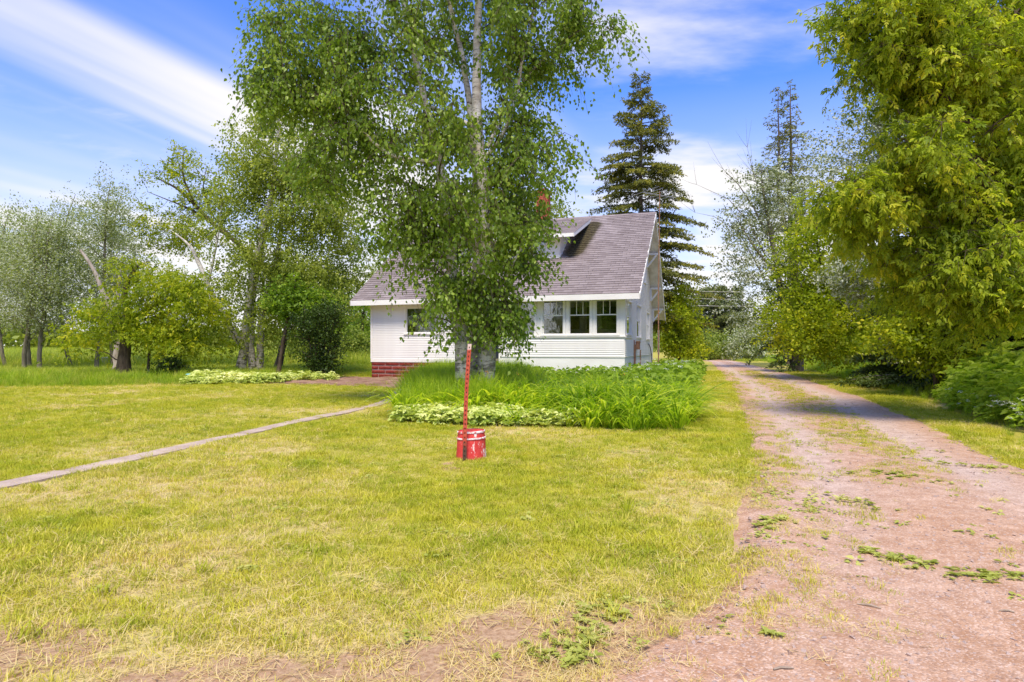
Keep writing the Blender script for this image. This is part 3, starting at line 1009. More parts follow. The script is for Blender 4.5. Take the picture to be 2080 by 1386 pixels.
    uy, uz = RY / sl, (RIDGE - EAVE) / sl
    ny_, nz_ = -uz, uy
    tw = 0.31
    DX0, DX1, DY = -7.90, -3.27, 2.27
    tabs = []
    for r_ in range(nr + 1):
        s0 = r_ * ex - 0.02; s1 = min(s0 + ex + 0.03, sl)
        off = (r_ % 2) * tw / 2 + (rng.random() - .5) * 0.06
        x = 0.015
        x = 0.015 - off if off > 0 else 0.015
        xs_ = [0.015] + [0.015 - off - tw * k for k in range(0, 40)]
        for a, b in zip(xs_[:-1], xs_[1:]):
            b = max(b, -LEN - .015)
            if a - b < 0.03: continue
            ym = (s0 + s1) / 2 * uy
            if DX0 < (a + b) / 2 < DX1 and ym > DY + 0.1: continue      # the dormer stands here
            tabs.append((a, b, s0, s1))
    # those nearest the camera (right end, lower rows) become pieces of their own
    order = sorted(range(len(tabs)), key=lambda i: (tabs[i][2] * 0.55 - tabs[i][0]))
    own = set(order[:300])
    rest = MB(); st_rest = []
    shared = {}

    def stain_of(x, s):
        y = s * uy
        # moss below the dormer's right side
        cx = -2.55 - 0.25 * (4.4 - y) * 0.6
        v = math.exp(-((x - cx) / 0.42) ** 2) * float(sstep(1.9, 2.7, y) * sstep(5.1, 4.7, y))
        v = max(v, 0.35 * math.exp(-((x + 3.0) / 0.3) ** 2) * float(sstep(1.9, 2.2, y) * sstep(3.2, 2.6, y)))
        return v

    def tab_pts(w, s, e):
        p = []
        for (dx, ds, dn) in ((0, 0, 0.002), (-w, 0, 0.002), (-w, e, 0.0), (0, e, 0.0), (0, 0, 0.024), (-w, 0, 0.024), (-w, e, 0.003), (0, e, 0.003)):
            p.append((dx, ds * uy + dn * ny_, ds * uz + dn * nz_))
        return p
    for i, (a, b, s0, s1) in enumerate(tabs):
        w = a - b - 0.005; tint = rng.random(); lift = rng.random() * 0.004
        ox, oy, oz = a, s0 * uy + lift * ny_, EAVE + s0 * uz + lift * nz_
        stn = stain_of((a + b) / 2, (s0 + s1) / 2)
        if i in own and stn < 0.05:
            key = (round(w, 2), round(s1 - s0, 3), int(tint * 6))
            if key not in shared:
                m = MB(); m.hexa(tab_pts(key[0], 0, s1 - s0), (key[2] + .5) / 6)
                shared[key] = m.mesh('shingle', M['shingle'])
            o = link_mesh('shingle', shared[key], roof); o.location = (ox, oy, oz)
        else:
            rest.hexa([(px_ + ox, py_ + oy, pz_ + oz) for px_, py_, pz_ in tab_pts(w, 0, s1 - s0)], tint)
            st_rest += [stain_of(px_ + ox, s0 + q_) for (px_, q_) in ((0, 0), (-w, 0), (-w, s1 - s0), (0, s1 - s0)) * 2]
    me = rest.mesh('shingle_field', M['shingle'])
    at = me.attributes.new('stain', 'FLOAT', 'POINT'); at.data.foreach_set('value', np.array(st_rest, np.float32))
    o = link_mesh('shingle_field', me, roof); tag(o, kind='stuff')
    # back slope and ridge caps
    m = MB(); m.hexa([(-LEN - .01, RY, RIDGE - .015), (.01, RY, RIDGE - .015), (.01, BACK + .02, BACKZ - .015), (-LEN - .01, BACK + .02, BACKZ - .015),
                      (-LEN - .01, RY, RIDGE + .004), (.01, RY, RIDGE + .004), (.01, BACK + .02, BACKZ + .004), (-LEN - .01, BACK + .02, BACKZ + .004)])
    m.build('back_slope', M['shingle'], roof)
    m = MB(); x = 0.012
    while x > -LEN:
        b = max(x - .28, -LEN - .01); z = RIDGE + .012 + .004 * rng.random(); tnt = rng.random()
        m.poly([(x, RY - .13, z - .13 * TF), (b, RY - .13, z - .13 * TF), (b, RY, z + .012), (x, RY, z + .012), (x, RY + .13, z - .13 * TB), (b, RY + .13, z - .13 * TB)], [(0, 3, 2, 1), (3, 4, 5, 2)], tnt)
        x = b
    m.build('ridge_cap', M['shingle'], roof)
    # ---- shed dormer
    zt_d, zf_d = RIDGE - 0.05, 5.50
    y0d, y1d = DY - 0.42, RY - 0.05
    slope_d = (zt_d - zf_d) / (y1d - y0d)
    dm = MB()
    wz = zf_d + slope_d * (DY - y0d) - 0.10
    bz = EAVE + TF * DY - 0.05
    wx0, wx1 = DX0 + 0.02, DX1 - 0.02
    ybk = (wz - EAVE) / (TF - slope_d) if TF > slope_d else y1d
    dw = [(-4.50, -3.83, 4.88, 5.40), (-5.30, -4.62, 4.88, 5.40), (-6.6, -5.93, 4.88, 5.40), (-7.4, -6.75, 4.88, 5.40)]
    prev = wx0
    dm_core = MB()
    for a, b, c_, d_ in sorted(dw):
        dm_core.box(prev, a, DY, DY + .08, bz, wz); dm_core.box(a, b, DY, DY + .08, bz, c_); dm_core.box(a, b, DY, DY + .08, d_, wz); prev = b
    dm_core.box(prev, wx1, DY, DY + .08, bz, wz)
    for xa in (wx1 - .08, wx0):
        yb2 = DY + (wz + 0.0 - (EAVE + TF * DY)) / (TF - slope_d) + .1
        zb2 = EAVE + TF * yb2
        p = [(xa, DY + .08, bz), (xa, DY + .08, wz + slope_d * .08), (xa, yb2, zb2)]
        p += [(x_ + .08, y_, z_) for x_, y_, z_ in p]
        dm_core.poly(p, [(0, 1, 2), (3, 5, 4), (0, 3, 4, 1), (1, 4, 5, 2), (2, 5, 3, 0)])
    D = dm_core.build('dormer', M['white_paint'], H)
    lap_wall(D, 'x', DY - .002, wx0 + .05, wx1 - .03, EAVE + TF * DY + .03, wz, 0.0655, [(a - .055, b + .055, c_ - .045, d_ + .055) for a, b, c_, d_ in dw])
    for a, b, c_, d_ in dw: window(D, 'x', DY - .004, a, b, c_, d_, (c_ + d_) / 2, 1, .055)
    m = MB(); m.box(wx0 + .1, wx1 - .1, DY + .6, DY + .65, bz, wz + .1); m.build('dormer_shade_panel', M['room_shade'], D)  # dark board behind the dormer panes, its colour standing in for indoor shade

    def dside(z):
        a = DY + .02
        b = (z - EAVE) / TF - .02
        lim = DY + (z - wz) / slope_d if z > wz else DY
        return max(a, lim), b
    # cheek boards: each ends at the roof
    z = EAVE + TF * DY + .05
    zmax = wz + slope_d * 1.2
    while z < RIDGE - .3:
        zt = z + .0655
        a = DY + .01 if z < wz else DY + (zt - wz) / slope_d
        b = (z - EAVE) / TF
        a2 = max(DY + .01, a)
        if b <= DY + .03: z = zt; continue
        if a2 > b: break
        bb = MB(); bb.hexa([(wx1 + .016, a2, z), (wx1 + .016, b, z), (wx1, b, z), (wx1, a2, z), (wx1 + .004, a2, zt - .002), (wx1 + .004, b + .08, zt - .002), (wx1, b + .08, zt - .002), (wx1, a2, zt - .002)])
        bb.build('siding_board', M['white_paint'], D)
        z = zt
    dr = MB(); xa, xb = DX0 - .55, DX1 + .60
    q = [(xa, y0d, zf_d - .09), (xb, y0d, zf_d - .09), (xb, y1d, zt_d - .09), (xa, y1d, zt_d - .09), (xa, y0d, zf_d), (xb, y0d, zf_d), (xb, y1d, zt_d), (xa, y1d, zt_d)]
    dr.hexa(q); dro = dr.build('dormer_roof', M['weathered_white'], D)
    m = MB(); m.box(xa - .01, xb + .01, y0d - .025, y0d, zf_d - .14, zf_d - .004); m.build('dormer_fascia', M['white_paint'], D)
    for xx in (xb, xa - .03):
        m = MB(); m.hexa([(xx, y0d - .025, zf_d - .15), (xx + .03, y0d - .025, zf_d - .15), (xx + .03, y1d, zt_d - .15), (xx, y1d, zt_d - .15), (xx, y0d - .025, zf_d - .006), (xx + .03, y0d - .025, zf_d - .006), (xx + .03, y1d, zt_d - .006), (xx, y1d, zt_d - .006)])
        m.build('dormer_rake_board', M['white_paint'], D)
    m = MB(); sld = math.hypot(y1d - y0d, zt_d - zf_d); vy, vz = (y1d - y0d) / sld, (zt_d - zf_d) / sld
    for r_ in range(int(sld / .165) + 1):
        s0, s1 = r_ * .165 - .02, min(r_ * .165 + .165, sld); x = xb + .02 - (r_ % 2) * .15
        xs_ = [xb + .035] + [x - .31 * k for k in range(1, 24)]
        for a, b in zip(xs_[:-1], xs_[1:]):
            b = max(b, xa - .03)
            if a - b < .03: continue
            lf = rng.random() * .004
            m.hexa([(a, s0 * vy - .002, zf_d + s0 * vz + .003 + lf), (b + .005, s0 * vy - .002, zf_d + s0 * vz + .003 + lf), (b + .005, s1 * vy, zf_d + s1 * vz + .001), (a, s1 * vy, zf_d + s1 * vz + .001),
                    (a, s0 * vy - .004, zf_d + s0 * vz + .015 + lf), (b + .005, s0 * vy - .004, zf_d + s0 * vz + .015 + lf), (b + .005, s1 * vy, zf_d + s1 * vz + .004), (a, s1 * vy, zf_d + s1 * vz + .004)], rng.random())
    for k in range(len(m.v)): m.v[k] = (m.v[k][0], m.v[k][1] + y0d, m.v[k][2])
    o = m.build('dormer_shingle_field', M['shingle'], D); tag(o, kind='stuff')
    # ---- chimney
    ch = MB(); cx0, cx1, cy0, cy1 = -5.33, -4.80, 6.0, 6.5
    ch.box(cx0 + .012, cx1 - .012, cy0 + .012, cy1 - .012, 5.6, 8.15)
    C = ch.build('chimney', M['mortar'], H)
    m = MB(); z = 5.6; r_ = 0
    while z < 8.1:
        z1 = z + .068
        for (fx, fy, ax) in ((cx0, cy0, 'x'), (cx0, cy1 - .1, 'x'), (cx0, cy0, 'y'), (cx1 - .1, cy0, 'y')):
            n = 2 if ax == 'x' else 2
            L = (cx1 - cx0 if ax == 'x' else cy1 - cy0)
            cutp = [0, .5, 1] if r_ % 2 else [0, .25, .75, 1]
            for a, b in zip(cutp[:-1], cutp[1:]):
                e = .0025 * rng.random() + (.001 if ax == 'x' else 0)
                if ax == 'x': m.box(fx + L * a + .004, fx + L * b - .004, fy - e, fy + .1 + e, z, z1, rng.random())
                else: m.box(fx - e, fx + .1 + e, fy + L * a + .006, fy + L * b - .006, z, z1, rng.random())
        z = z1 + .010; r_ += 1
    o = m.build('chimney_brickwork', M['chimney_brick'], C); tag(o, kind='stuff')
    m = MB(); m.box(cx0 - .05, cx1 + .05, cy0 - .05, cy1 + .05, 8.15, 8.27); m.box(cx0 + .12, cx1 - .12, cy0 + .1, cy1 - .1, 8.27, 8.36); m.build('chimney_cap', M['chimney_brick'], C)
    # ---- roof vent, pipes, cable
    m = MB(); vx, vy_ = -8.62, .80; vz_ = roof_z(vy_)
    m.poly([(vx - .13, vy_ - .10, vz_ - .05), (vx + .13, vy_ - .10, vz_ - .05), (vx + .10, vy_ - .12, vz_ + .10), (vx - .10, vy_ - .12, vz_ + .10), (vx - .12, vy_ + .16, vz_ + .12), (vx + .12, vy_ + .16, vz_ + .12)], [(0, 1, 2, 3), (3, 2, 5, 4), (1, 5, 2), (0, 3, 4)])
    m.build('roof_vent', M['black_metal'], H)
    for k, (y, z0, z1) in enumerate(((2.45, 0.5, 1.48), (2.75, 0.5, 1.3), (4.3, 0.4, 1.1))):
        m = MB(); m.tube([(X0 + .06, y, z0 - .5), (X0 + .06, y, z1)], .022, 8); m.build('utility_pipe', M['rust'], H)
    m = MB(); m.box(X0 + .03, X0 + .16, 3.1, 3.4, 1.12, 1.36); m.tube([(X0 + .1, 3.25, 1.36), (X0 + .1, 3.25, 1.44)], .09, 10); m.build('meter', M['rust'], H)
    m = MB(); m.tube([(X0 + .05, 7.4, 1.35), (X0 + .07, 7.8, 1.2), (X0 + .08, 8.3, 0.8), (X0 + .08, 8.5, 0.4), (X0 + .08, 8.55, 0)], .02, 6); m.build('cable', M['black_metal'], H)
    return H


build_house()


def build_antenna():
    b = to_world(.16, 4.9)
    A = empty('television_antenna', b, -HA)
    tag(A, 'thin rooftop television aerial on a tall rusty mast beside the gable', 'antenna')
    m = MB(); m.tube([(0, 0, -.1), (0, 0, 3.4), (.05, 0, 7.55)], [.024, .024, .018], 8); m.build('mast', M['rust'], A)
    m = MB(); m.bar((-.55, -.5, 7.42), (.65, .55, 7.36), .025, .025); m.build('boom', M['metal_grey'], A)
    for k in range(7):
        t = k / 6; c = Vector((-.55, -.5, 7.44)).lerp(Vector((.65, .55, 7.38)), t); L = .95 - .5 * t
        d = Vector((.72, -.69, 0.01)) * L
        m = MB(); m.tube([c - d, c + d], .009, 5); m.build('element', M['metal_grey'], A)
    m = MB(); m.bar((.0, .02, .9), (.0, .02, 1.9), .07, .05); m.build('mast_clamp', M['metal_grey'], A)


build_antenna()


def build_pail_and_stake():
    Y = 6.95; X = PX(957, Y)
    o = empty('pail', (X, Y, float(gz(X, Y)) - .01)); tag(o, 'upturned red painted pail worn to white, on the lawn', 'pail')
    prof = [(.168, 0), (.166, .03), (.160, .12), (.155, .225), (.150, .262), (.149, .298), (.140, .305), (.06, .306)]
    n = 28; V = []; F = []
    for r_, z in prof:
        for k in range(n):
            a = 2 * math.pi * k / n; w = 1 + .012 * math.sin(3 * a + z * 9)
            V.append((r_ * w * math.cos(a), r_ * w * math.sin(a), z + .006 * math.cos(a)))
    for i in range(len(prof) - 1):
        for k in range(n): F.append((i * n + k, i * n + (k + 1) % n, (i + 1) * n + (k + 1) % n, (i + 1) * n + k))
    V.append((0, 0, .306)); c = len(V) - 1; b = (len(prof) - 1) * n
    me = bpy.data.meshes.new('body'); me.from_pydata(V, [], F + [(b + k, b + (k + 1) % n, c) for k in range(n)]); me.update()
    for p in me.polygons: p.use_smooth = True
    me.materials.append(M['pail_paint']); body = link_mesh('body', me, o)
    for nm, z0, z1, r_ in (('rim_band', .222, .240, .1605), ('top_band', .288, .310, .1525)):
        V = []; F = []
        q = [(r_ - .004, z0), (r_ + .003, z0 + .002), (r_ + .002, z1 - .004), (r_ - .006, z1)]
        for rr, z in q:
            for k in range(n):
                a = 2 * math.pi * k / n; w = 1 + .012 * math.sin(3 * a + z * 9)
                V.append((rr * w * math.cos(a), rr * w * math.sin(a), z + .006 * math.cos(a)))
        for i in range(3):
            for k in range(n): F.append((i * n + k, i * n + (k + 1) % n, (i + 1) * n + (k + 1) % n, (i + 1) * n + k))
        me = bpy.data.meshes.new(nm); me.from_pydata(V, [], F); me.update()
        me.materials.append(M['pail_band']); link_mesh(nm, me, o)
    # stake
    Y = 6.72; X = PX(943.5, Y)
    s = empty('stake', (X, Y, float(gz(X, Y)))); tag(s, 'leaning rusty red perforated steel post in front of the pail', 'post')
    H = 1.30; nseg = 27
    pts = []
    for k in range(nseg + 1):
        t = k / nseg; z = -.05 + t * H
        pts.append((0.004 * t + .048 * t ** 2.2, .05 * t, z))
    m = MB(); w = .0175
    for k in range(nseg):
        a, b = Vector(pts[k]), Vector(pts[k + 1])
        for (u0, u1, d0, d1) in ((-w, -.006, 0, .004), (.006, w, 0, .004), (-w - .003, -w, -.004, .022), (w, w + .003, -.004, .022)):
            m.hexa([(a.x + u0, a.y + d0, a.z), (a.x + u1, a.y + d0, a.z), (a.x + u1, a.y + d1, a.z), (a.x + u0, a.y + d1, a.z),
                    (b.x + u0, b.y + d0, b.z), (b.x + u1, b.y + d0, b.z), (b.x + u1, b.y + d1, b.z), (b.x + u0, b.y + d1, b.z)])
        q = a.lerp(b, .38)    # web between two holes
        m.hexa([(q.x - .006, q.y + .0005, q.z), (q.x + .006, q.y + .0005, q.z), (q.x + .006, q.y + .0035, q.z), (q.x - .006, q.y + .0035, q.z),
                (b.x - .006, b.y + .0005, b.z), (b.x + .006, b.y + .0005, b.z), (b.x + .006, b.y + .0035, b.z), (b.x - .006, b.y + .0035, b.z)])
    m.build('channel', M['stake_paint'], s)
    m = MB()
    for k in range(nseg):
        a, b = Vector(pts[k]), Vector(pts[k + 1])
        m.hexa([(a.x - .013, a.y + .016, a.z), (a.x + .013, a.y + .016, a.z), (a.x + .013, a.y + .019, a.z), (a.x - .013, a.y + .019, a.z),
                (b.x - .013, b.y + .016, b.z), (b.x + .013, b.y + .016, b.z), (b.x + .013, b.y + .019, b.z), (b.x - .013, b.y + .019, b.z)])
    m.build('back_flange', M['rust'], s)


build_pail_and_stake()


# ------------------------------------------------------------------ trees
def leaf_quads(P, A, N, L, Wd, rnd, hi=False, fold=0.18):
    """leaf blades: base point P, axis A, normal N, length L, width Wd"""
    A = A / (np.linalg.norm(A, axis=1, keepdims=True) + 1e-9)
    S = np.cross(A, N); S /= (np.linalg.norm(S, axis=1, keepdims=True) + 1e-9)
    N = np.cross(S, A)
    L = L[:, None]; Wd = Wd[:, None]
    n = len(P)
    if hi:
        vs = [P, P + A * L * .28 + S * Wd * .48 + N * Wd * fold, P + A * L * .62 + S * Wd * .36 + N * Wd * fold * .7, P + A * L - N * L * .10,
              P + A * L * .62 - S * Wd * .36 + N * Wd * fold * .7, P + A * L * .28 - S * Wd * .48 + N * Wd * fold]
        V = np.stack(vs, 1).reshape(-1, 3)
        b = np.arange(n)[:, None] * 6
        F = np.concatenate([b + np.array([[0, 2, 1]]), b + np.array([[0, 3, 2]]), b + np.array([[0, 4, 3]]), b + np.array([[0, 5, 4]])], 1).reshape(-1, 3)
        return V, F, np.repeat(rnd, 4)
    vs = [P, P + A * L * .42 + S * Wd * .5 + N * Wd * fold, P + A * L, P + A * L * .42 - S * Wd * .5 + N * Wd * fold]
    V = np.stack(vs, 1).reshape(-1, 3)
    b = np.arange(n)[:, None] * 4
    F = np.concatenate([b + np.array([[0, 2, 1]]), b + np.array([[0, 3, 2]])], 1).reshape(-1, 3)
    return V, F, np.repeat(rnd, 2)


def unit(n, r):
    v = r.normal(size=(n, 3)); return v / np.linalg.norm(v, axis=1, keepdims=True)


def bez(p0, p1, p2, n):
    t = np.linspace(0, 1, n)[:, None]
    return (1 - t) ** 2 * p0 + 2 * t * (1 - t) * p1 + t ** 2 * p2


def sample_ellipsoids(E, n, r, shell=0.55, hole=None):
    E = np.array(E, float)
    w = E[:, 6] if E.shape[1] > 6 else E[:, 3] * E[:, 4] * E[:, 5]
    out = []
    while len(out) < n:
        k = r.choice(len(E), p=w / w.sum())
        d = unit(1, r)[0]; rad = r.random() ** (1 / 3)
        rad = rad * (1 - shell) + shell * (0.72 + 0.28 * r.random()) if r.random() < shell else rad
        c = E[k, :3] + d * rad * E[k, 3:6]
        if hole is not None and vnoise(c[0] * hole + 3, c[2] * hole + c[1] * .7 * hole, 91) < 0.30: 
            if r.random() < .8: continue
        out.append(c)
    return np.array(out)


def make_tree(name, label, cat, base, stems, E, n_clump, n_leaf, leaf=(0.08, 0.06), leaf_m='birch_leaf', bark_m='dark_bark', seed=1,
              droop=0.3, twig_len=0.6, clump_r=0.5, hi=False, compound=0, hole=0.5, shell=0.55, group=None, kind=None, rise=0.12, hang=0.4,
              upb=0.35, twigs=6, stem_sides=10, avoid=(), dead=None, wind=0.0, maxr=0.05, twig_sides=3):
    """stems: polylines (x,y,z,r) relative to the base. E: ellipsoids of the crown, relative to the base"""
    r = np.random.default_rng(seed)
    root = empty(name, base)
    tag(root, label, cat, group, kind)
    cand = []; crad = []
    for st in stems:
        st = np.array(st, float)
        # resample and roughen
        d = np.concatenate([[0], np.cumsum(np.linalg.norm(np.diff(st[:, :3], axis=0), axis=1))])
        q = np.linspace(0, d[-1], max(8, int(d[-1] / .3)))
        S = np.stack([np.interp(q, d, st[:, k]) for k in range(4)], 1)
        for _ in range(2):
            S[1:-1, :3] = .25 * S[:-2, :3] + .5 * S[1:-1, :3] + .25 * S[2:, :3]
        S[1:, 0] += r.normal(size=len(S) - 1) * S[1:, 3] * .12; S[1:, 1] += r.normal(size=len(S) - 1) * S[1:, 3] * .12
        if S[0, 2] < .3: S[0, 3] *= 1.35; S[1, 3] *= 1.08
        t = Tubes(); t.add(S[:, :3], S[:, 3], stem_sides); link_mesh('trunk', t.mesh('trunk', M[bark_m]), root)
        cand.append(S[:, :3]); crad.append(S[:, 3])
    cand = np.concatenate(cand); crad = np.concatenate(crad)
    tb = Tubes()
    twP = []
    if n_clump:
        C = sample_ellipsoids(E, n_clump, r, shell, hole)
        for (ax, az0, az1, aw) in avoid:
            C = C[~((np.abs(C[:, 0] - ax) < aw) & (C[:, 2] > az0) & (C[:, 2] < az1) & (C[:, 1] < .35))]
        d0 = np.array([np.min(np.linalg.norm(cand - c, axis=1)) for c in C])
        for c in C[np.argsort(d0)]:
            dv = c - cand; dist = np.linalg.norm(dv, axis=1); hz = np.linalg.norm(dv[:, :2], axis=1)
            cost = dist + 1.6 * np.maximum(0, cand[:, 2] - (c[2] - upb * hz)) + np.where(crad < .012, .8, 0)
            j = int(np.argmin(cost)); p0 = cand[j]; L = float(dist[j])
            mid = p0 + .5 * (c - p0) + np.array([0, 0, rise * L]) + r.normal(size=3) * .07 * L
            n = max(4, min(9, int(L / .25) + 3))
            B = bez(p0, mid, c, n)
            B[1:-1] += r.normal(size=(n - 2, 3)) * .02 * min(L, 2.0)
            r0 = min(.68 * crad[j], .007 + .013 * L, maxr); rr = np.linspace(r0, .004, n)
            tb.add(B, rr, 5 if r0 > .02 else 4)
            if L > .3:
                cand = np.concatenate([cand, B[1:]]); crad = np.concatenate([crad, rr[1:]])
            for k in range(twigs):
                s0 = B[min(n - 1, int(n * (.45 + .55 * r.random())))]
                dr = unit(1, r)[0]; dr[2] = dr[2] * .6 - droop * .5; dr[0] += wind
                l = twig_len * (.6 + .8 * r.random()) * (clump_r / .5)
                e = s0 + dr * l + np.array([0, 0, -droop * l * .6])
                T = bez(s0, s0 + dr * l * .6, e, 4)
                if twig_sides: tb.add(T, np.array([.005, .004, .003, .002]), twig_sides)
                twP.append(T)
    if dead:
        for D in dead:
            D = np.array(D, float); tb.add(D[:, :3], D[:, 3], 5)
            for k in range(7):
                s0 = D[r.integers(1, len(D)), :3]; dr = (D[-1, :3] - D[0, :3]); dr = dr / np.linalg.norm(dr) + .6 * unit(1, r)[0]
                tb.add(bez(s0, s0 + dr * .5, s0 + dr * 1.1 + np.array([0, 0, .2]), 4), np.array([.012, .009, .006, .003]), 3)
    if tb.n: link_mesh('branches', tb.mesh('branches', M[bark_m] if bark_m != 'birch_bark' else M['dark_bark']), root)
    if n_leaf and twP:
        TW = np.stack(twP)                                   # (m,4,3)
        m = len(TW); ci = r.integers(0, m, n_leaf)
        t = r.random(n_leaf) ** .7 * 3; i0 = np.minimum(t.astype(int), 2); f = (t - i0)[:, None]
        P = TW[ci, i0] * (1 - f) + TW[ci, i0 + 1] * f + r.normal(size=(n_leaf, 3)) * .07 * (clump_r / .5)
        dirv = TW[ci, 3] - TW[ci, 0]; dirv /= (np.linalg.norm(dirv, axis=1, keepdims=True) + 1e-9)
        A = dirv * .6 + unit(n_leaf, r) * .9; A[:, 2] -= hang; A[:, 0] += wind * .8
        N = unit(n_leaf, r); N[:, 2] = np.abs(N[:, 2]) + .35 * (1 - hang)
        tw_t = r.random(m)
        tint = np.clip(.55 * r.random(n_leaf) + .45 * tw_t[ci], 0, 1)
        L = leaf[0] * (.7 + .6 * r.random(n_leaf)); Wd = L * leaf[1] / leaf[0]
        if compound:
            A /= np.linalg.norm(A, axis=1, keepdims=True)
            S = np.cross(A, N); S /= (np.linalg.norm(S, axis=1, keepdims=True) + 1e-9)
            Ps, As, Ns, Ls, Ws, ts = [], [], [], [], [], []
            for (al, sd, an) in [(1.0, 0, 0), (.62, 1, .8), (.62, -1, .8), (.2, 1, 1.0), (.2, -1, 1.0)][:compound]:
                st_ = 1.1 * L[:, None]
                Ps.append(P + A * st_ * al); q = A * math.cos(an) + S * sd * math.sin(an) + r.normal(size=A.shape) * .18; q[:, 2] -= .35
                As.append(q); Ns.append(N + r.normal(size=A.shape) * .25); Ls.append(L * (1.0 if sd == 0 else .85)); Ws.append(Wd * (1.0 if sd == 0 else .85)); ts.append(tint)
            P, A, N, L, Wd, tint = map(np.concatenate, (Ps, As, Ns, Ls, Ws, ts))
        V, F, tt = leaf_quads(P, A, N, L, Wd, tint, hi)
        link_mesh('crown', np_mesh('crown', V, F, M[leaf_m], {'tint': tt}), root)
    return root


def make_spruce(name, label, base, H, Rb, seed, n_whorl=26, leaf_m='needle', z0=.12, droop=.25, tops=((0, 0, 1.0),), trunk_r=.22, dens=1.0, group=None, sparse=0.0, up=.0, shape=1.0, qs=1.0):
    """conifer: whorls of sagging limbs, side twigs on each, small needle sprays on the twigs"""
    r = np.random.default_rng(seed)
    root = empty(name, base); tag(root, label, 'tree', group)
    tb = Tubes(); Ps, As, Ns, Ls, ts = [], [], [], [], []
    for (ox, oy, hf) in tops:
        Ht = H * hf
        zs = np.linspace(0, Ht, 14); fork = sstep(.42, .62, zs / H)
        st = np.stack([ox * fork + .03 * np.sin(zs), oy * fork, zs], 1)
        if ox != 0 and len(tops) > 1: sel = zs / H > .4; st = st[sel]; zs_ = zs[sel]
        else: zs_ = zs
        t = Tubes(); t.add(st, trunk_r * (1 - .93 * zs_ / Ht) * (1.0 if zs_[0] < .1 else .8), 10)
        link_mesh('trunk', t.mesh('trunk', M['spruce_bark']), root)
        for w in range(n_whorl):
            zf = z0 + (1 - z0) * (w + r.random() * .7) / n_whorl
            z = zf * Ht
            if len(tops) > 1 and ox != 0 and zf < .5: continue
            c = np.array([np.interp(z, st[:, 2], st[:, 0]), np.interp(z, st[:, 2], st[:, 1]), z])
            nb = int(r.integers(5, 8)); a0 = r.random() * 6.28
            for b in range(nb):
                if r.random() < sparse: continue
                a = a0 + b / nb * 6.283 + r.normal() * .2
                rad = Rb * max(.05, (1 - zf) / (1 - z0)) ** shape * (.65 + .5 * r.random())
                if zf < z0 + .1: rad *= .8
                d = np.array([math.cos(a), math.sin(a), 0])
                cb = c + np.array([0, 0, r.normal() * .30]); tip = cb + d * rad + np.array([0, 0, (-droop * rad * (.4 + 1.2 * r.random()) + up * rad) * (1.0 if zf < .75 else .2) + (.35 * rad if zf > .8 else 0)])
                B = bez(cb, cb + d * rad * .55 + np.array([0, 0, .06 * rad]), tip, 6)
                tb.add(B, np.linspace(.012 + .012 * rad, .004, 6), 4)
                nt = max(4, int((5 + 7 * rad) * dens)); side = np.cross(d, [0, 0, 1.0])
                for k in range(nt):
                    f = .22 + .78 * (k + r.random()) / nt; i0 = min(int(f * 5), 4); p = B[i0] + (B[i0 + 1] - B[i0]) * (f * 5 - i0)
                    sg = 1 if k % 2 else -1
                    l = (.16 + .36 * (1 - f) + .1 * r.random()) * min(1.6, rad ** .6) * 1.05
                    q = d * .75 + side * sg * (.75 + .4 * r.random()); q[2] = -.30 + .45 * (r.random() - .5); q /= np.linalg.norm(q)
                    n = max(4, int(7 * l / .3 * dens / qs))
                    u = r.random(n)
                    P = p + q * (u * l)[:, None] + r.normal(size=(n, 3)) * .025
                    A = q + r.normal(size=(n, 3)) * .55; N = r.normal(size=(n, 3)) * .6 + np.array([0, 0, 1.0])
                    Ps.append(P); As.append(A); Ns.append(N); Ls.append(np.full(n, .15 * qs) * (.7 + .6 * r.random(n))); ts.append(np.clip(.35 * f + .65 * r.random() * np.ones(n) + .15 * (r.random(n) - .5), 0, 1))
    link_mesh('branches', tb.mesh('branches', M['spruce_bark']), root)
    P, A, N, L, tt = map(np.concatenate, (Ps, As, Ns, Ls, ts))
    V, F, t2 = leaf_quads(P, A, N, L, L * .42, tt)
    link_mesh('crown', np_mesh('crown', V, F, M[leaf_m], {'tint': t2}), root)
    return root


def on_ground(px, Y, dz=-.05): return (PX(px, Y), Y, float(gz(PX(px, Y), Y)) + dz)


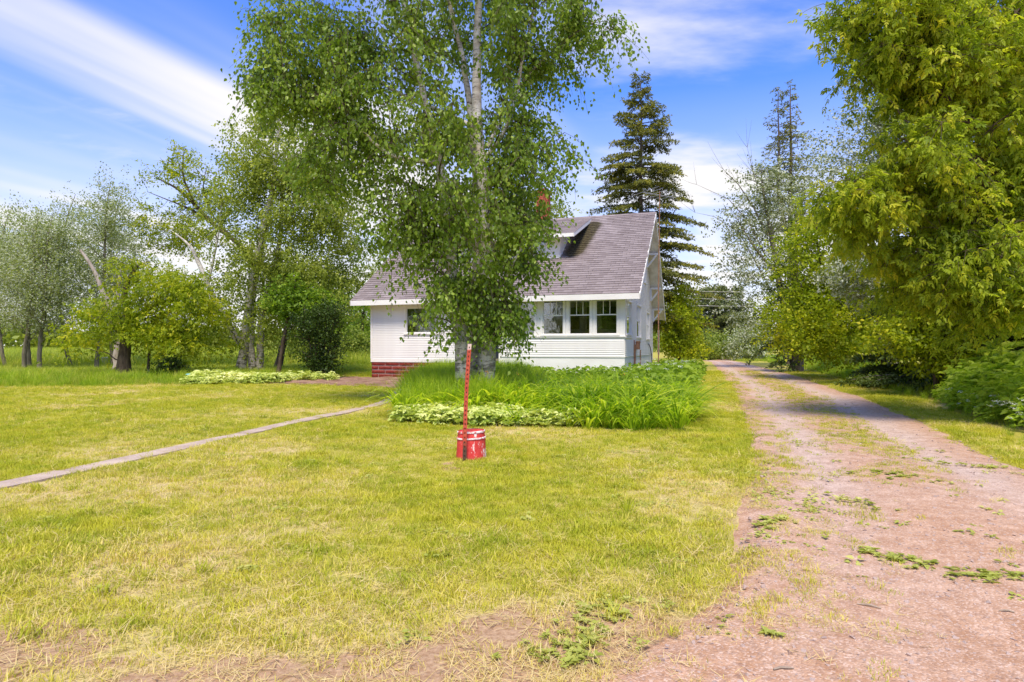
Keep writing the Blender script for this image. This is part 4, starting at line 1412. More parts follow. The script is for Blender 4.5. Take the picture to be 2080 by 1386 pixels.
def main_birch():
    Y = 12.5; b = on_ground(968, Y); bx = b[0]

    def P(px, py, r, dy=0.0):
        d = Y + dy
        return (PX(px, d) - bx, dy, PZ(py, d) - b[2], r)
    g = lambda px, r, dy=0: (PX(px, Y + dy) - bx, dy, 0, r)
    s1 = [g(990, .205), P(990, 690, .165), P(992, 560, .145), P(985, 420, .125), P(970, 260, .105), P(968, 120, .085), P(972, 0, .07), P(972, -250, .03)]
    s2 = [g(945, .19, -.1), P(940, 690, .155, -.1), P(922, 590, .12, -.15), P(915, 480, .105, -.2), P(893, 330, .085, -.3), P(865, 210, .065, -.4), P(830, 60, .05, -.5), P(800, -100, .02, -.6)]
    s3 = [g(968, .16, .3), P(966, 650, .13, .3), P(972, 500, .11, .35), P(968, 350, .085, .4), P(945, 140, .06, .3), P(905, -20, .04, .3), P(880, -160, .02, .3)]
    l1 = [P(970, 262, .055), P(900, 228, .045, .2), P(800, 190, .038, .4), P(715, 118, .025, .5), P(690, 60, .012, .6)]
    l2 = [P(980, 330, .05), P(1040, 250, .04, -.3), P(1060, 120, .03, -.4), P(1085, 20, .015, -.4)]
    l3 = [P(990, 300, .045), P(1060, 160, .03, .3), P(1150, 80, .02, .2), P(1230, 30, .008, .1)]
    l4 = [P(893, 330, .05, -.3), P(790, 325, .035, -.6), P(680, 205, .03, -.4), P(590, 180, .02, -.2), P(520, 150, .008, 0)]
    l5 = [P(985, 640, .05), P(1030, 560, .03, -.4), P(1060, 500, .015, -.6)]

    def el(px, py, rx, rz, ry=1.5, w=None, dy=0):
        q = P(px, py, 0, dy); return (q[0], q[1], q[2], rx * Y / FOC, ry, rz * Y / FOC, w if w else rx * rz * 1e-4)
    E = [el(960, 465, 150, 130, 1.6, 3.2), el(930, 330, 190, 140, 2.0, 3.0), el(985, 600, 75, 60, 1.0, .8), el(905, 590, 35, 45, .7, .35, -.4), el(880, 150, 270, 150, 2.0), el(1000, 40, 220, 120, 2.0),
         el(650, 110, 140, 110, 1.3, 2.3), el(565, 180, 65, 60, 1.0, .8), el(600, 40, 110, 60, 1.1, 1.0), el(1110, 90, 140, 90, 1.4), el(1215, 60, 62, 45, .7), el(1095, 330, 80, 120, 1.3), el(795, 420, 65, 90, 1.2, .9), el(700, 300, 90, 90, 1.2, 1.2), el(820, 525, 30, 25, .6, .10, -.3), el(1070, 510, 40, 50, .8, .3), el(850, -150, 300, 150, 2.2), el(1060, -120, 180, 130, 2.0), el(890, 640, 30, 22, .5, .13, -.5), el(1040, 640, 26, 20, .5, .10, -.4)]
    make_tree('birch_tree', 'tall birch with three pale trunks standing in the flower bed before the house', 'tree', b, [s1, s2, s3, l1, l2, l3, l4, l5], E, 760, 80000, (0.076, 0.058), 'birch_leaf', 'birch_bark', 5,
              droop=.75, twig_len=.55, clump_r=.5, hi=True, hole=.75, shell=.5, hang=.85, twigs=7, maxr=.035, avoid=((PX(970, Y) - bx, PZ(235, Y), PZ(-60, Y), .42),))


main_birch()


def left_trees():
    # birch clump left of the house
    Y = 27.0; b = on_ground(505, Y); bx = b[0]

    def P(px, py, r, dy=0.0):
        d = Y + dy
        return (PX(px, d) - bx, dy, PZ(py, d) - b[2], r)
    st = [[P(492, 757, .21), P(498, 690, .17), P(505, 600, .14), P(530, 480, .12), P(556, 380, .10), P(566, 260, .06), P(568, 200, .02)],
          [P(512, 757, .17, .2), P(508, 640, .13, .2), P(520, 560, .11, .2), P(548, 440, .08, .2), P(560, 330, .05), P(575, 230, .02)],
          [P(528, 757, .17, .3), P(530, 640, .12, .4), P(555, 560, .11, .5), P(572, 470, .09, .6), P(572, 400, .07, .6), P(600, 290, .03, .6)],
          [P(486, 700, .15, -.1), P(455, 640, .11, -.2), P(425, 590, .10, -.3), P(402, 530, .085, -.4), P(390, 500, .06, -.4), P(350, 470, .02, -.5)],
          [P(421, 585, .06, -.3), P(440, 500, .04, -.3), P(450, 420, .02, -.3)]]

    def el(px, py, rx, rz, ry=1.8, dy=0): q = P(px, py, 0, dy); return (q[0], q[1], q[2], rx * Y / FOC, ry, rz * Y / FOC)
    E = [el(565, 290, 85, 95), el(560, 400, 130, 90), el(600, 500, 130, 90), el(520, 570, 90, 70), el(640, 590, 90, 70), el(470, 440, 50, 80), el(560, 640, 80, 45), el(690, 470, 50, 80), el(430, 590, 45, 60), el(490, 670, 50, 30), el(640, 310, 55, 80), el(500, 320, 50, 70), el(690, 390, 45, 80), el(565, 215, 45, 45), el(720, 540, 35, 60)]
    make_tree('birch_tree', 'birch clump with leaning white stems on the lawn left of the house', 'tree', b, st, E, 560, 62000, (.105, .078), 'birch_leaf_far', 'birch_bark', 8, droop=.5, twig_len=.9, clump_r=.6, hole=.45, hang=.55, twigs=6, twig_sides=0)
    # spreading elm-like tree whose bare limbs show against the sky
    Y2 = 31.0; b2 = on_ground(560, Y2)

    def Q(px, py, r, dy=0.0): return (PX(px, Y2 + dy) - b2[0], dy, PZ(py, Y2 + dy) - b2[2], r)
    st = [[Q(565, 750, .18), Q(575, 700, .16), Q(590, 640, .13), Q(560, 560, .12), Q(490, 500, .11), Q(432, 455, .10), Q(400, 420, .085), Q(365, 385, .06), Q(325, 365, .03)],
          [Q(400, 420, .06), Q(388, 395, .055), Q(372, 372, .05), Q(370, 330, .03), Q(374, 305, .012)], [Q(432, 455, .07), Q(395, 428, .06), Q(350, 410, .03), Q(300, 390, .012)],
          [Q(490, 500, .06), Q(430, 440, .04), Q(410, 380, .03), Q(420, 340, .012)]]

    def el2(px, py, rx, rz, ry=1.3, dy=0): q = Q(px, py, 0, dy); return (q[0], q[1], q[2], rx * Y2 / FOC, ry, rz * Y2 / FOC)
    E = [el2(320, 350, 55, 28), el2(370, 312, 26, 20), el2(390, 345, 45, 28), el2(410, 395, 40, 22), el2(310, 330, 40, 14), el2(345, 460, 60, 50), el2(440, 380, 30, 60), el2(300, 470, 30, 40), el2(400, 480, 60, 60)]
    make_tree('elm_tree', 'leaning tree with flat sparse canopy and bare dark limbs above the birch clump', 'tree', b2, st, E, 150, 9500, (.12, .07), 'maple_leaf', 'dark_bark', 9, droop=.15, twig_len=.8, hang=.15, twigs=5, hole=None, maxr=.03)
    # yellow-green boxelder
    Y3 = 24.5; b3 = on_ground(252, Y3)

    def S(px, py, r, dy=0.0): return (PX(px, Y3 + dy) - b3[0], dy, PZ(py, Y3 + dy) - b3[2], r)
    st = [[S(252, 764, .26), S(250, 720, .22), S(256, 680, .17), S(258, 640, .13), S(250, 580, .10), S(280, 540, .06)], [S(256, 690, .12), S(215, 640, .09), S(180, 650, .05), S(150, 660, .02)], [S(258, 660, .12), S(310, 620, .08), S(370, 600, .04)],
          [S(300, 764, .06, .2), S(302, 720, .05, .2), S(315, 660, .03, .2)], [S(312, 768, .06, -.2), S(340, 710, .04, -.2), S(352, 690, .02)]]

    def el3(px, py, rx, rz, ry=1.6, dy=0): q = S(px, py, 0, dy); return (q[0], q[1], q[2], rx * Y3 / FOC, ry, rz * Y3 / FOC)
    E = [el3(290, 560, 60, 45), el3(350, 600, 75, 60), el3(230, 630, 70, 40), el3(180, 660, 50, 35), el3(340, 670, 70, 40), el3(270, 660, 60, 30), el3(410, 620, 40, 50), el3(400, 690, 50, 40), el3(150, 690, 25, 20)]
    make_tree('boxelder_tree', 'low yellow-green boxelder with dark trunk at the lawn edge', 'tree', b3, st, E, 230, 11500, (.115, .055), 'maple_leaf', 'dark_bark', 12, droop=.3, twig_len=.8, clump_r=.55, compound=3, hole=.8, hang=.3, twigs=6, twig_sides=0)
    # dead snag through it
    Y4 = 27.5; b4 = on_ground(232, Y4)

    def D(px, py, r): return (PX(px, Y4) - b4[0], 0, PZ(py, Y4) - b4[2], r)
    make_tree('dead_tree', 'bare grey broken trunk curving up among the left poplars', 'tree', b4, [[D(236, 756, .16), D(240, 690, .14), D(234, 632, .12), D(212, 612, .11), D(205, 580, .10), D(198, 560, .085), D(180, 530, .07), D(163, 508, .05)], [D(240, 640, .08), D(240, 590, .07), D(244, 548, .06)]],
              [], 0, 0, bark_m='dead_wood', seed=3)
    # poplars along the field
    specs = [(48, 29.0, 430, -22, 85, 10500), (62, 31.0, 415, 5, 62, 9500), (80, 28.5, 425, -14, 70, 10500), (146, 33.0, 385, 30, 80, 11000), (196, 30.0, 362, -18, 78, 15000), (-28, 30.0, 425, 20, 85, 9000), (232, 34.0, 385, 10, 70, 11000), (12, 35.0, 415, 20, 75, 9000)]
    labs = ['leaning poplar with dark trunk, leftmost whole trunk by the field', 'slim upright poplar, second of the three close trunks at far left', 'poplar with slightly curved trunk, third of the three close trunks at far left',
            'thin poplar sapling standing alone between the left trunks and the boxelder', 'tallest of the left poplars, behind the boxelder, with feathery top', 'poplar cut by the left edge of the picture', 'straight poplar trunk behind the boxelder beside the dead snag', 'poplar crown behind the far left trunks']
    for k, (px, Yp, top, lean, rx, nl) in enumerate(specs):
        b = on_ground(px, Yp); Hh = PZ(top, Yp)
        s = Yp / FOC
        ln = lean * s
        st = [[(0, 0, 0, .10), (-ln * .3 - .1, 0, 1.2, .095), (-ln * .8, 0, 3, .08), (-ln * .9, 0, Hh * .6, .055), (-ln * .6 + .2, 0, Hh * .85, .03), (-ln * .4 + .5, 0, Hh * .98, .01)]]
        E = [(-ln * .9, 0, Hh * .42, rx * s * .9, 1.3, Hh * .2), (-ln * .8, 0, Hh * .62, rx * s, 1.4, Hh * .22), (-ln * .5 + .3, 0, Hh * .82, rx * s * .66, 1.0, Hh * .15)]
        make_tree('poplar_tree', labs[k], 'tree', b, st, E, 200, nl, (.088, .062), 'aspen_leaf', 'aspen_bark', 30 + k, droop=-.5, twig_len=.85, clump_r=.55, hole=.6, hang=-.1, twigs=5, wind=.3, group='poplars along the field', rise=.02, upb=.9, twig_sides=0, maxr=.03)
    # lilac bush, dark, by the corner of the lawn
    Y5 = 24.0; b5 = on_ground(652, Y5)

    def U(px, py, r): return (PX(px, Y5) - b5[0], 0, PZ(py, Y5) - b5[2], r)
    st = [[U(650 + 3 * k, 764, .03), U(650 + 8 * k, 720, .025), U(650 + 14 * k, 660, .015), U(650 + 16 * k, 620, .006)] for k in (-2, -1, 0, 1, 2)]

    def el5(px, py, rx, rz, ry=.8): q = U(px, py, 0); return (q[0], q[1], q[2], rx * Y5 / FOC, ry, rz * Y5 / FOC)
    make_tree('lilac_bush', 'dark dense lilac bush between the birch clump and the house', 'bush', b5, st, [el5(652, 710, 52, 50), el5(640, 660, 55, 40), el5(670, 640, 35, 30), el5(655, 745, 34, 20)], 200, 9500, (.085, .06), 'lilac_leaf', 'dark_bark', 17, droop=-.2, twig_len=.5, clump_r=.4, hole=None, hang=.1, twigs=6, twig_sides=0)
    # dark young spruce-like bush below the boxelder
    b6 = on_ground(352, 23.5)
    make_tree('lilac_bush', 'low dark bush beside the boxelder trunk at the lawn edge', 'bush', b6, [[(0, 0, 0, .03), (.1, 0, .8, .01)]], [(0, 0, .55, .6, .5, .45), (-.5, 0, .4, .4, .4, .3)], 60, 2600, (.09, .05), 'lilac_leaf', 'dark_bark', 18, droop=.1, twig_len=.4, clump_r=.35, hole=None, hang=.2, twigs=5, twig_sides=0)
    # slim tree with slanting dark stem right of the clump
    b7 = on_ground(567, 25.5)

    def Z7(px, py, r): return (PX(px, 25.5) - b7[0], 0, PZ(py, 25.5) - b7[2], r)
    s7 = 25.5 / FOC
    make_tree('young_maple', 'slim young maple with slanting dark stem right of the birch clump', 'tree', b7, [[Z7(566, 757, .08), Z7(572, 710, .07), Z7(582, 660, .055), Z7(592, 620, .04), Z7(600, 570, .015)]],
              [(.6, 0, PZ(600, 25.5), 60 * s7, 1.0, 45 * s7), (1.6, .3, PZ(620, 25.5), 50 * s7, 1.0, 40 * s7)], 110, 6000, (.12, .09), 'shrub_leaf', 'dark_bark', 19, droop=.2, twig_len=.6, hole=.5, hang=.3, twigs=5, twig_sides=0)


left_trees()


def right_trees():
    # big boxelder hanging over the right of the drive
    Y = 9.6; b = (9.6, 10.5, 0.0)

    def P(px, py, r, d): return (PX(px, d) - b[0], d - b[1], PZ(py, d), r)
    st = [[(0, 0, 0, .30), (.1, 0, 1.5, .25), (-.1, .1, 3.2, .20), (-.3, 0, 5.0, .12), (-.5, 0, 6.6, .05)],
          [(0, 0, 2.6, .14), P(2000, 330, .08, 9.6), P(1930, 300, .045, 9.3), P(1870, 285, .015, 9.2)],
          [(-.1, .1, 3.4, .13), P(1960, 240, .07, 9.5), P(1870, 150, .04, 9.3), P(1790, 60, .012, 9.4)],
          [(0, 0, 1.8, .10), P(2010, 470, .06, 9.8), P(1900, 400, .04, 10.0), P(1790, 370, .02, 10.4)],
          [(-.3, 0, 5.0, .10), P(1950, 20, .07, 9.4), P(1820, -60, .04, 9.4), P(1720, -90, .02, 9.2)]]

    def el(px, py, rx, rz, d, ry=1.0, w=None): q = P(px, py, 0, d); return (q[0], q[1], q[2], rx * d / FOC, ry, rz * d / FOC, w if w else rx * rz * 1e-3)
    E = [el(1800, 10, 120, 75, 9.4), el(1765, 125, 35, 50, 9.3, .6), el(1900, 110, 130, 110, 9.6), el(2030, 60, 110, 130, 9.8, 1.3), el(1990, 240, 110, 90, 10.0, 1.2), el(1850, 290, 60, 60, 9.2), el(1770, 400, 75, 50, 9.6, 1.0, 5.0), el(1715, 385, 45, 35, 9.8, .7, 2.0), el(1745, 465, 45, 35, 10.2, .7, 2.0), el(1850, 570, 60, 45, 10.6, .8, 2.6), el(2010, 640, 70, 40, 10.2, .8, 2.4),
         el(1900, 370, 90, 80, 9.8), el(2030, 380, 80, 100, 10.0), el(1990, 520, 100, 80, 9.6), el(1890, 490, 80, 60, 10.2), el(1800, 500, 45, 45, 10.4), el(2060, 600, 50, 50, 9.4), el(1960, 580, 70, 40, 10.0)]
    make_tree('boxelder_tree', 'large boxelder with drooping yellow-green leaves overhanging the drive at right', 'tree', b, st, E, 600, 29000, (.076, .034), 'boxelder_leaf', 'dark_bark', 41, droop=.4, twig_len=.46, clump_r=.45, hi=True, compound=5, hole=.8, shell=.5, hang=.55, twigs=5, maxr=.03)
    # sunlit undergrowth below it
    Yu = 15.5; bu = on_ground(1905, Yu); su = Yu / FOC
    Eu = [(PX(px, Yu) - bu[0], dy, PZ(py, Yu), rx * su, .9, rz * su) for px, py, rx, rz, dy in ((1850, 560, 60, 60, .2), (1900, 620, 80, 50, -.2), (1980, 560, 70, 70, .4), (1830, 660, 50, 40, -.3), (1960, 660, 80, 40, 0), (2060, 620, 60, 60, .3), (1880, 705, 60, 28, -.5), (1790, 690, 40, 30, 0))]
    make_tree('young_maple', 'bright green young maple filling the gap below the overhanging boxelder', 'tree', bu, [[(0, 0, 0, .07), (-.1, 0, 1.2, .055), (-.3, 0, 2.4, .03), (-.4, 0, 3.2, .01)], [(0, 0, .5, .05), (.7, 0, 1.6, .03), (1.1, 0, 2.6, .01)]], Eu, 270, 18000, (.10, .065), 'maple_leaf', 'dark_bark', 48, droop=.25, twig_len=.55, hole=.6, hang=.35, twigs=5, twig_sides=0)
    # dark spruces behind it
    make_spruce('spruce_tree', 'dark spruce with low boughs behind the overhanging boxelder', (12.9, 15.8, -.05), 12.5, 3.2, 51, 30, 'needle_dark', .03, .18, trunk_r=.2, dens=1.5, qs=.9)
    make_spruce('spruce_tree', 'short dark spruce left of the trunk-sized gap, boughs sweeping to the tall grass', (12.4, 18.6, -.05), 6.2, 2.4, 52, 20, 'needle_dark', .03, .15, trunk_r=.15, dens=1.5, qs=.9)
    make_spruce('spruce_tree', 'spruce at the right edge of the picture behind boxelder leaves', (11.8, 11.6, -.05), 13, 3.4, 53, 26, 'needle_dark', .05, .2, trunk_r=.2, dens=1.2, qs=1.0)
    # bright maple beside the drive
    Y = 24.0; b = on_ground(1690, Y); s = Y / FOC

    def Q(px, py, r, dy=0.0): return (PX(px, Y + dy) - b[0], dy, PZ(py, Y + dy) - b[2], r)
    E = [(*Q(px, py, 0, dy)[:3], rx * s, 1.6, rz * s) for px, py, rx, rz, dy in ((1640, 520, 60, 70, 0), (1620, 620, 55, 60, -.5), (1680, 640, 80, 70, 0), (1720, 560, 70, 70, .5), (1690, 460, 60, 45, .4), (1740, 670, 60, 50, .2), (1600, 660, 30, 40, -.6), (1650, 695, 70, 32, -.6), (1730, 705, 60, 30, -.3), (1700, 600, 60, 60, -.6), (1790, 640, 50, 60, .4))]
    make_tree('maple_tree', 'bright yellow-green maple beside the drive, right of the big dark trunk', 'tree', b, [[Q(1690, 730, .14), Q(1692, 660, .12), Q(1680, 580, .08), Q(1660, 500, .04), Q(1655, 450, .01)], [Q(1692, 670, .08), Q(1640, 600, .05), Q(1615, 560, .02)]], E, 440, 34000, (.115, .08), 'maple_leaf', 'dark_bark', 43, droop=.2, twig_len=.8, clump_r=.55, hole=.5, hang=.3, twigs=6, twig_sides=0)
    # silver poplars
    Y = 27.0; b = on_ground(1815, Y); s = Y / FOC
    E = [(*[(PX(px, Y) - b[0]), dy, PZ(py, Y)], rx * s, 1.8, rz * s) for px, py, rx, rz, dy in ((1790, 190, 60, 70, 0), (1750, 290, 70, 70, 0), (1850, 260, 80, 90, .5), (1700, 350, 40, 50, 0), (1830, 390, 110, 80, .6), (1930, 330, 80, 110, 1), (1740, 420, 60, 50, 0), (1960, 180, 70, 80, .8))]
    make_tree('poplar_tree', 'tall silver poplar showing between the boxelder leaves on the right', 'tree', b, [[(0, 0, 0, .25), (-.3, 0, 4, .2), (-.5, 0, 8, .12), (-.6, 0, 11, .05)]], E, 330, 26000, (.105, .085), 'poplar_leaf', 'aspen_bark', 44, droop=.1, twig_len=.9, clump_r=.6, hole=.5, hang=.2, twigs=5, twig_sides=0)
    Y = 20.0; b = on_ground(1800, Y); s = Y / FOC
    E = [(PX(px, Y) - b[0], dy, PZ(py, Y), rx * s, 1.0, rz * s) for px, py, rx, rz, dy in ((1700, 545, 45, 40, -.5), (1760, 580, 60, 35, -.4), (1730, 490, 40, 30, -.2), (1880, 560, 50, 40, 0), (1830, 610, 60, 25, -.4))]
    make_tree('poplar_tree', 'young silver poplar with whitish leaves in front of the dark spruces', 'tree', b, [[(0, 0, 0, .09), (-.2, 0, 2, .07), (-.6, 0, 3.4, .04), (-1.0, 0, 4.6, .01)]], E, 160, 10000, (.085, .07), 'poplar_leaf', 'aspen_bark', 45, droop=.1, twig_len=.6, hole=.5, hang=.2, twigs=5, twig_sides=0)
    Y = 37.0; b = on_ground(1592, Y); s = Y / FOC

    def T(px, py, r, dy=0.0): return (PX(px, Y + dy) - b[0], dy, PZ(py, Y + dy) - b[2], r)
    E = [(*T(px, py, 0, dy)[:3], rx * s, 2.0, rz * s) for px, py, rx, rz, dy in ((1545, 370, 45, 45, 0), (1510, 440, 40, 45, 0), (1560, 460, 50, 60, .5), (1500, 520, 45, 35, 0), (1570, 560, 45, 45, 0), (1490, 555, 30, 12, 0), (1530, 620, 40, 40, -.5), (1640, 400, 40, 60, 1), (1650, 320, 28, 50, 1), (1540, 670, 40, 25, -.5))]
    dead = [[T(1560, 480, .05), T(1530, 420, .04), T(1500, 375, .03), T(1470, 345, .008)], [T(1555, 520, .05), T(1520, 450, .035), T(1480, 405, .02), T(1415, 375, .006)], [T(1550, 560, .04), T(1500, 470, .03), T(1450, 440, .015), T(1412, 432, .005)], [T(1545, 400, .03), T(1530, 350, .02), T(1518, 300, .006)]]
    make_tree('poplar_tree', 'pale silver poplar with bare twigs on its left, beyond the bend of the drive', 'tree', b, [[T(1600, 728, .26), T(1596, 640, .22), T(1580, 560, .17), T(1565, 470, .12), T(1550, 390, .07), T(1545, 340, .02)], [T(1580, 560, .09), T(1530, 500, .06), T(1500, 450, .02)]], E, 260, 16000, (.125, .10), 'poplar_leaf', 'aspen_bark', 46, droop=.1, twig_len=1.0, clump_r=.6, hole=.55, hang=.2, twigs=5, dead=dead, twig_sides=0)
    # tall twin-topped spruce and the dark one under it
    Y = 41.0; b = on_ground(1606, Y)
    make_spruce('spruce_tree', 'tall thin spruce with two tops standing behind the silver poplar', b, PZ(173, Y), 2.6, 54, 30, 'needle', .38, .02, tops=((0, 0, 1.0), (-.75, .1, .985)), trunk_r=.30, dens=.6, sparse=.3, qs=1.15, shape=.75)
    Y = 31.0; b = on_ground(1618, Y)
    make_spruce('spruce_tree', 'dark spruce trunk with drooping lower boughs where the drive bends', b, 7.5, 2.3, 55, 14, 'needle_dark', .12, .35, trunk_r=.34, dens=.9, qs=1.3, shape=.6, sparse=.2)
    # spruce behind the house
    Y = 36.0; b = on_ground(1302, Y)
    make_spruce('spruce_tree', 'big full spruce rising behind the right gable of the house', b, PZ(160, Y), 4.7, 56, 36, 'needle', .13, .16, trunk_r=.24, dens=1.3, qs=1.05, shape=.72, sparse=.08)
    # behind the chimney
    b = on_ground(1130, 42.0); s = 42 / FOC
    make_tree('poplar_tree', 'tree top showing beside the chimney behind the house roof', 'tree', b, [[(0, 0, 0, .2), (0, 0, 6, .12), (0, 0, 10, .04)]], [(0, 0, PZ(430, 42), 40 * s, 1.5, 45 * s), (-2, 0, PZ(450, 42), 60 * s, 1.5, 50 * s)], 70, 5000, (.14, .11), 'birch_leaf_far', 'dark_bark', 47, hole=None, twig_sides=0, twig_len=.9)
    # far pine and mixed wood down the lane
    Y = 74.0
    make_spruce('pine_tree', 'dark pine at the end of the drive', on_ground(1450, Y), PZ(580, Y), 3.6, 57, 16, 'pine_needle', .2, -.1, trunk_r=.25, dens=.8, qs=2.6, shape=.4)
    make_spruce('pine_tree', 'rounder pine right of the dark one at the end of the drive', on_ground(1485, Y + 3), PZ(585, Y + 3), 3.8, 58, 16, 'pine_needle', .15, -.1, trunk_r=.25, dens=.8, qs=2.6, shape=.35)
    make_spruce('pine_tree', 'pine half hidden behind the yellow bush at the end of the drive', on_ground(1418, Y + 5), PZ(600, Y + 5), 3.4, 59, 14, 'pine_needle', .15, -.1, trunk_r=.25, dens=.8, qs=2.6, shape=.4)
    # bushes along the lane
    lb = ['round pale bush left of the drive end', 'yellow-green bush in the middle of the drive end', 'grey-green bush right of the drive end beside the dark spruce', 'taller bush between house and drive end']
    for k, (px, Yb, top, rx, mt) in enumerate(((1410, 60, 668, 40, 'hedge_leaf'), (1462, 63, 672, 42, 'hedge_leaf'), (1512, 58, 655, 40, 'aspen_leaf'), (1385, 66, 640, 36, 'shrub_leaf'))):
        b = on_ground(px, Yb); s = Yb / FOC; h = PZ(top, Yb)
        make_tree('lane_bush', lb[k], 'bush', b, [[(0, 0, 0, .06), (0, 0, h * .6, .02)]], [(0, 0, h * .45, rx * s, 1.8, h * .5), (rx * s * .6, 0, h * .3, rx * s * .6, 1.3, h * .35)], 110, 4200, (.22, .14), mt, 'dark_bark', 60 + k, droop=0, twig_len=.8, clump_r=.7, hole=None, twigs=5, twig_sides=0, group='bushes at the end of the drive')
    # bush with yellow leaves against the gable side of the house
    Y = 34.0; b = on_ground(1378, Y); s = Y / FOC
    E = [(PX(px, Y) - b[0], 0, PZ(py, Y), rx * s, 1.4, rz * s) for px, py, rx, rz in ((1370, 620, 30, 30), (1395, 650, 35, 40), (1360, 680, 30, 30), (1400, 700, 40, 22), (1385, 590, 20, 18))]
    make_tree('side_bush', 'yellow-green bush behind the right back corner of the house', 'bush', b, [[(0, 0, 0, .08), (.1, 0, 2.2, .04), (.1, 0, 3.4, .01)]], E, 150, 8000, (.13, .09), 'maple_leaf', 'dark_bark', 66, hole=None, twig_sides=0, twig_len=.7, hang=.3, twigs=5)


right_trees()


def more_background():
    # trees behind the left end of the house
    lb = ['bushy tree behind the left corner of the house', 'paler tree left of the house, behind the lilac', 'dense tree behind birch clump', 'leafy tree behind the main roof left end']
    for k, (px, Y, top, rx, mt) in enumerate(((735, 44, 575, 70, 'shrub_leaf'), (690, 50, 520, 60, 'hedge_leaf'), (610, 46, 470, 90, 'birch_leaf_far'), (800, 52, 430, 80, 'birch_leaf_far'))):
        b = on_ground(px, Y); s = Y / FOC; h = PZ(top, Y)
        make_tree('background_tree', lb[k], 'tree', b, [[(0, 0, 0, .2), (0, 0, h * .5, .12), (.3, 0, h * .85, .03)]], [(0, 0, h * .55, rx * s, 2.0, h * .42), (rx * s * .5, 0, h * .3, rx * s * .7, 1.6, h * .28)], 150, 8500, (.17, .12), mt, 'dark_bark', 70 + k, hole=.4, twigs=5, twig_sides=0, twig_len=1.0, clump_r=.7, hang=.25, group='trees behind the house')
    lb = ['low shrubs behind the lilac bush', 'low shrub thicket right of the lilac near the house wall']
    for k, (px, Y, h, rx) in enumerate(((600, 38, 2.4, 70), (720, 40, 2.6, 50))):
        b = on_ground(px, Y); s = Y / FOC
        make_tree('thicket', lb[k], 'bush', b, [[(0, 0, 0, .05), (0, 0, 1.2, .02)]], [(0, 0, h * .5, rx * s, 1.2, h * .5)], 90, 4500, (.15, .10), 'hedge_leaf', 'dark_bark', 75 + k, hole=None, twigs=5, twig_sides=0, hang=.2)
    # wooded horizon: reads as one mass
    r = np.random.default_rng(77)
    Ps, ts = [], []
    for k in range(150):
        a = -1.15 + 2.1 * k / 150 + r.normal() * .004; d = 150 + 40 * r.random()
        x, y = d * math.sin(a), d * math.cos(a); h = 4.0 + 3.0 * r.random() + 2.0 * vnoise(k * .2, 1, 5)
        n = 260; p = unit(n, r) * (r.random(n) ** .33)[:, None]
        p = p * np.array([4.2, 3, h * .5]) + np.array([x, y, h * .5]); Ps.append(p); ts.append(np.clip(.5 * r.random() + .5 * r.random(n), 0, 1))
    P = np.concatenate(Ps); n = len(P); A = unit(n, r); N = unit(n, r); L = .8 + .8 * r.random(n)
    V, F, tt = leaf_quads(P, A, N, L, L * .7, np.concatenate(ts))
    o = link_mesh('far_wood', np_mesh('far_wood', V, F, M['hedge_leaf'], {'tint': tt})); tag(o, 'dark hazy wood along the far edge of the field', 'wood', kind='stuff')
    # trees behind the camera, mirrored in the porch windows
    src = [o for o in bpy.data.objects if o.get('label', '').startswith('birch clump')][0]
    for k, (x, y, sc_) in enumerate(((-24, 8, 1.0), (-30, 2, .95), (-23, -5, 1.05), (-18, -10, .95), (-13.5, -15, 1.0), (-21, -17, 1.1))):
        c = src.copy(); COL.objects.link(c); c.location = (x, y, -.05); c.rotation_euler = (0, 0, k * 2.1); c.scale = (sc_, sc_, sc_)
        c['label'] = 'leafy tree out of view left of the lawn, seen only mirrored in window panes'; c['group'] = 'trees mirrored in the windows'
        for ch in src.children:
            q = ch.copy(); COL.objects.link(q); q.parent = c
    # overhead wires
    w = empty('overhead_wires', (20, 55, 0)); tag(w, 'three thin pale overhead wires crossing before the far pines', 'wire')
    for k, py in enumerate((590, 605, 619)):
        z = PZ(py, 55); x0, x1 = PX(1350, 55) - 20, PX(1640, 55) - 20
        m = MB(); pts = [(x0 + (x1 - x0) * t / 8, 0, z - .25 * (1 - (t / 4 - 1) ** 2) + .1) for t in range(9)]
        m.tube(pts, .013, 4); m.build('wire', M['wire'], w)
    m = MB(); m.tube([(x1, 0, -.1), (x1, 0, PZ(560, 55))], [.14, .10], 8); m.build('pole', M['spruce_bark'], w)
    # small things at the lawn edge
    b = on_ground(387, 21.5, 0.0)
    m = MB()
    n = 20; V = []; 
    prof = [(.02, .50), (.13, .50), (.15, .47), (.15, .44), (.10, .43), (.055, .40), (.035, .28), (.035, .06), (.11, .03), (.12, 0)]
    for r_, z in prof:
        for k in range(n): V.append((r_ * math.cos(6.2832 * k / n), r_ * math.sin(6.2832 * k / n), z))
    F = [(i * n + k, (i + 1) * n + k, (i + 1) * n + (k + 1) % n, i * n + (k + 1) % n) for i in range(len(prof) - 1) for k in range(n)]
    F.append(tuple(range(n)))
    me = bpy.data.meshes.new('bird_bath'); me.from_pydata(V, [], F); me.update(); me.materials.append(M['teal_plastic'])
    o = link_mesh('bird_bath', me); o.location = b; o.scale = (1.0, 1.0, .62); tag(o, 'small teal dish on a stand in the grass beside the pale ground cover', 'dish')
    b = on_ground(228, 36.0, 0.0)
    A = empty('storage_box', b); tag(A, 'small grey box in the field seen between the left trunks', 'box')
    m = MB(); m.box(-.42, .42, -.3, .3, 0, .55); m.build('body', M['metal_grey'], A, .03)
    m = MB(); m.box(-.45, .45, -.33, .33, .553, .64); m.build('lid', M['metal_grey'], A, .02)


more_background()


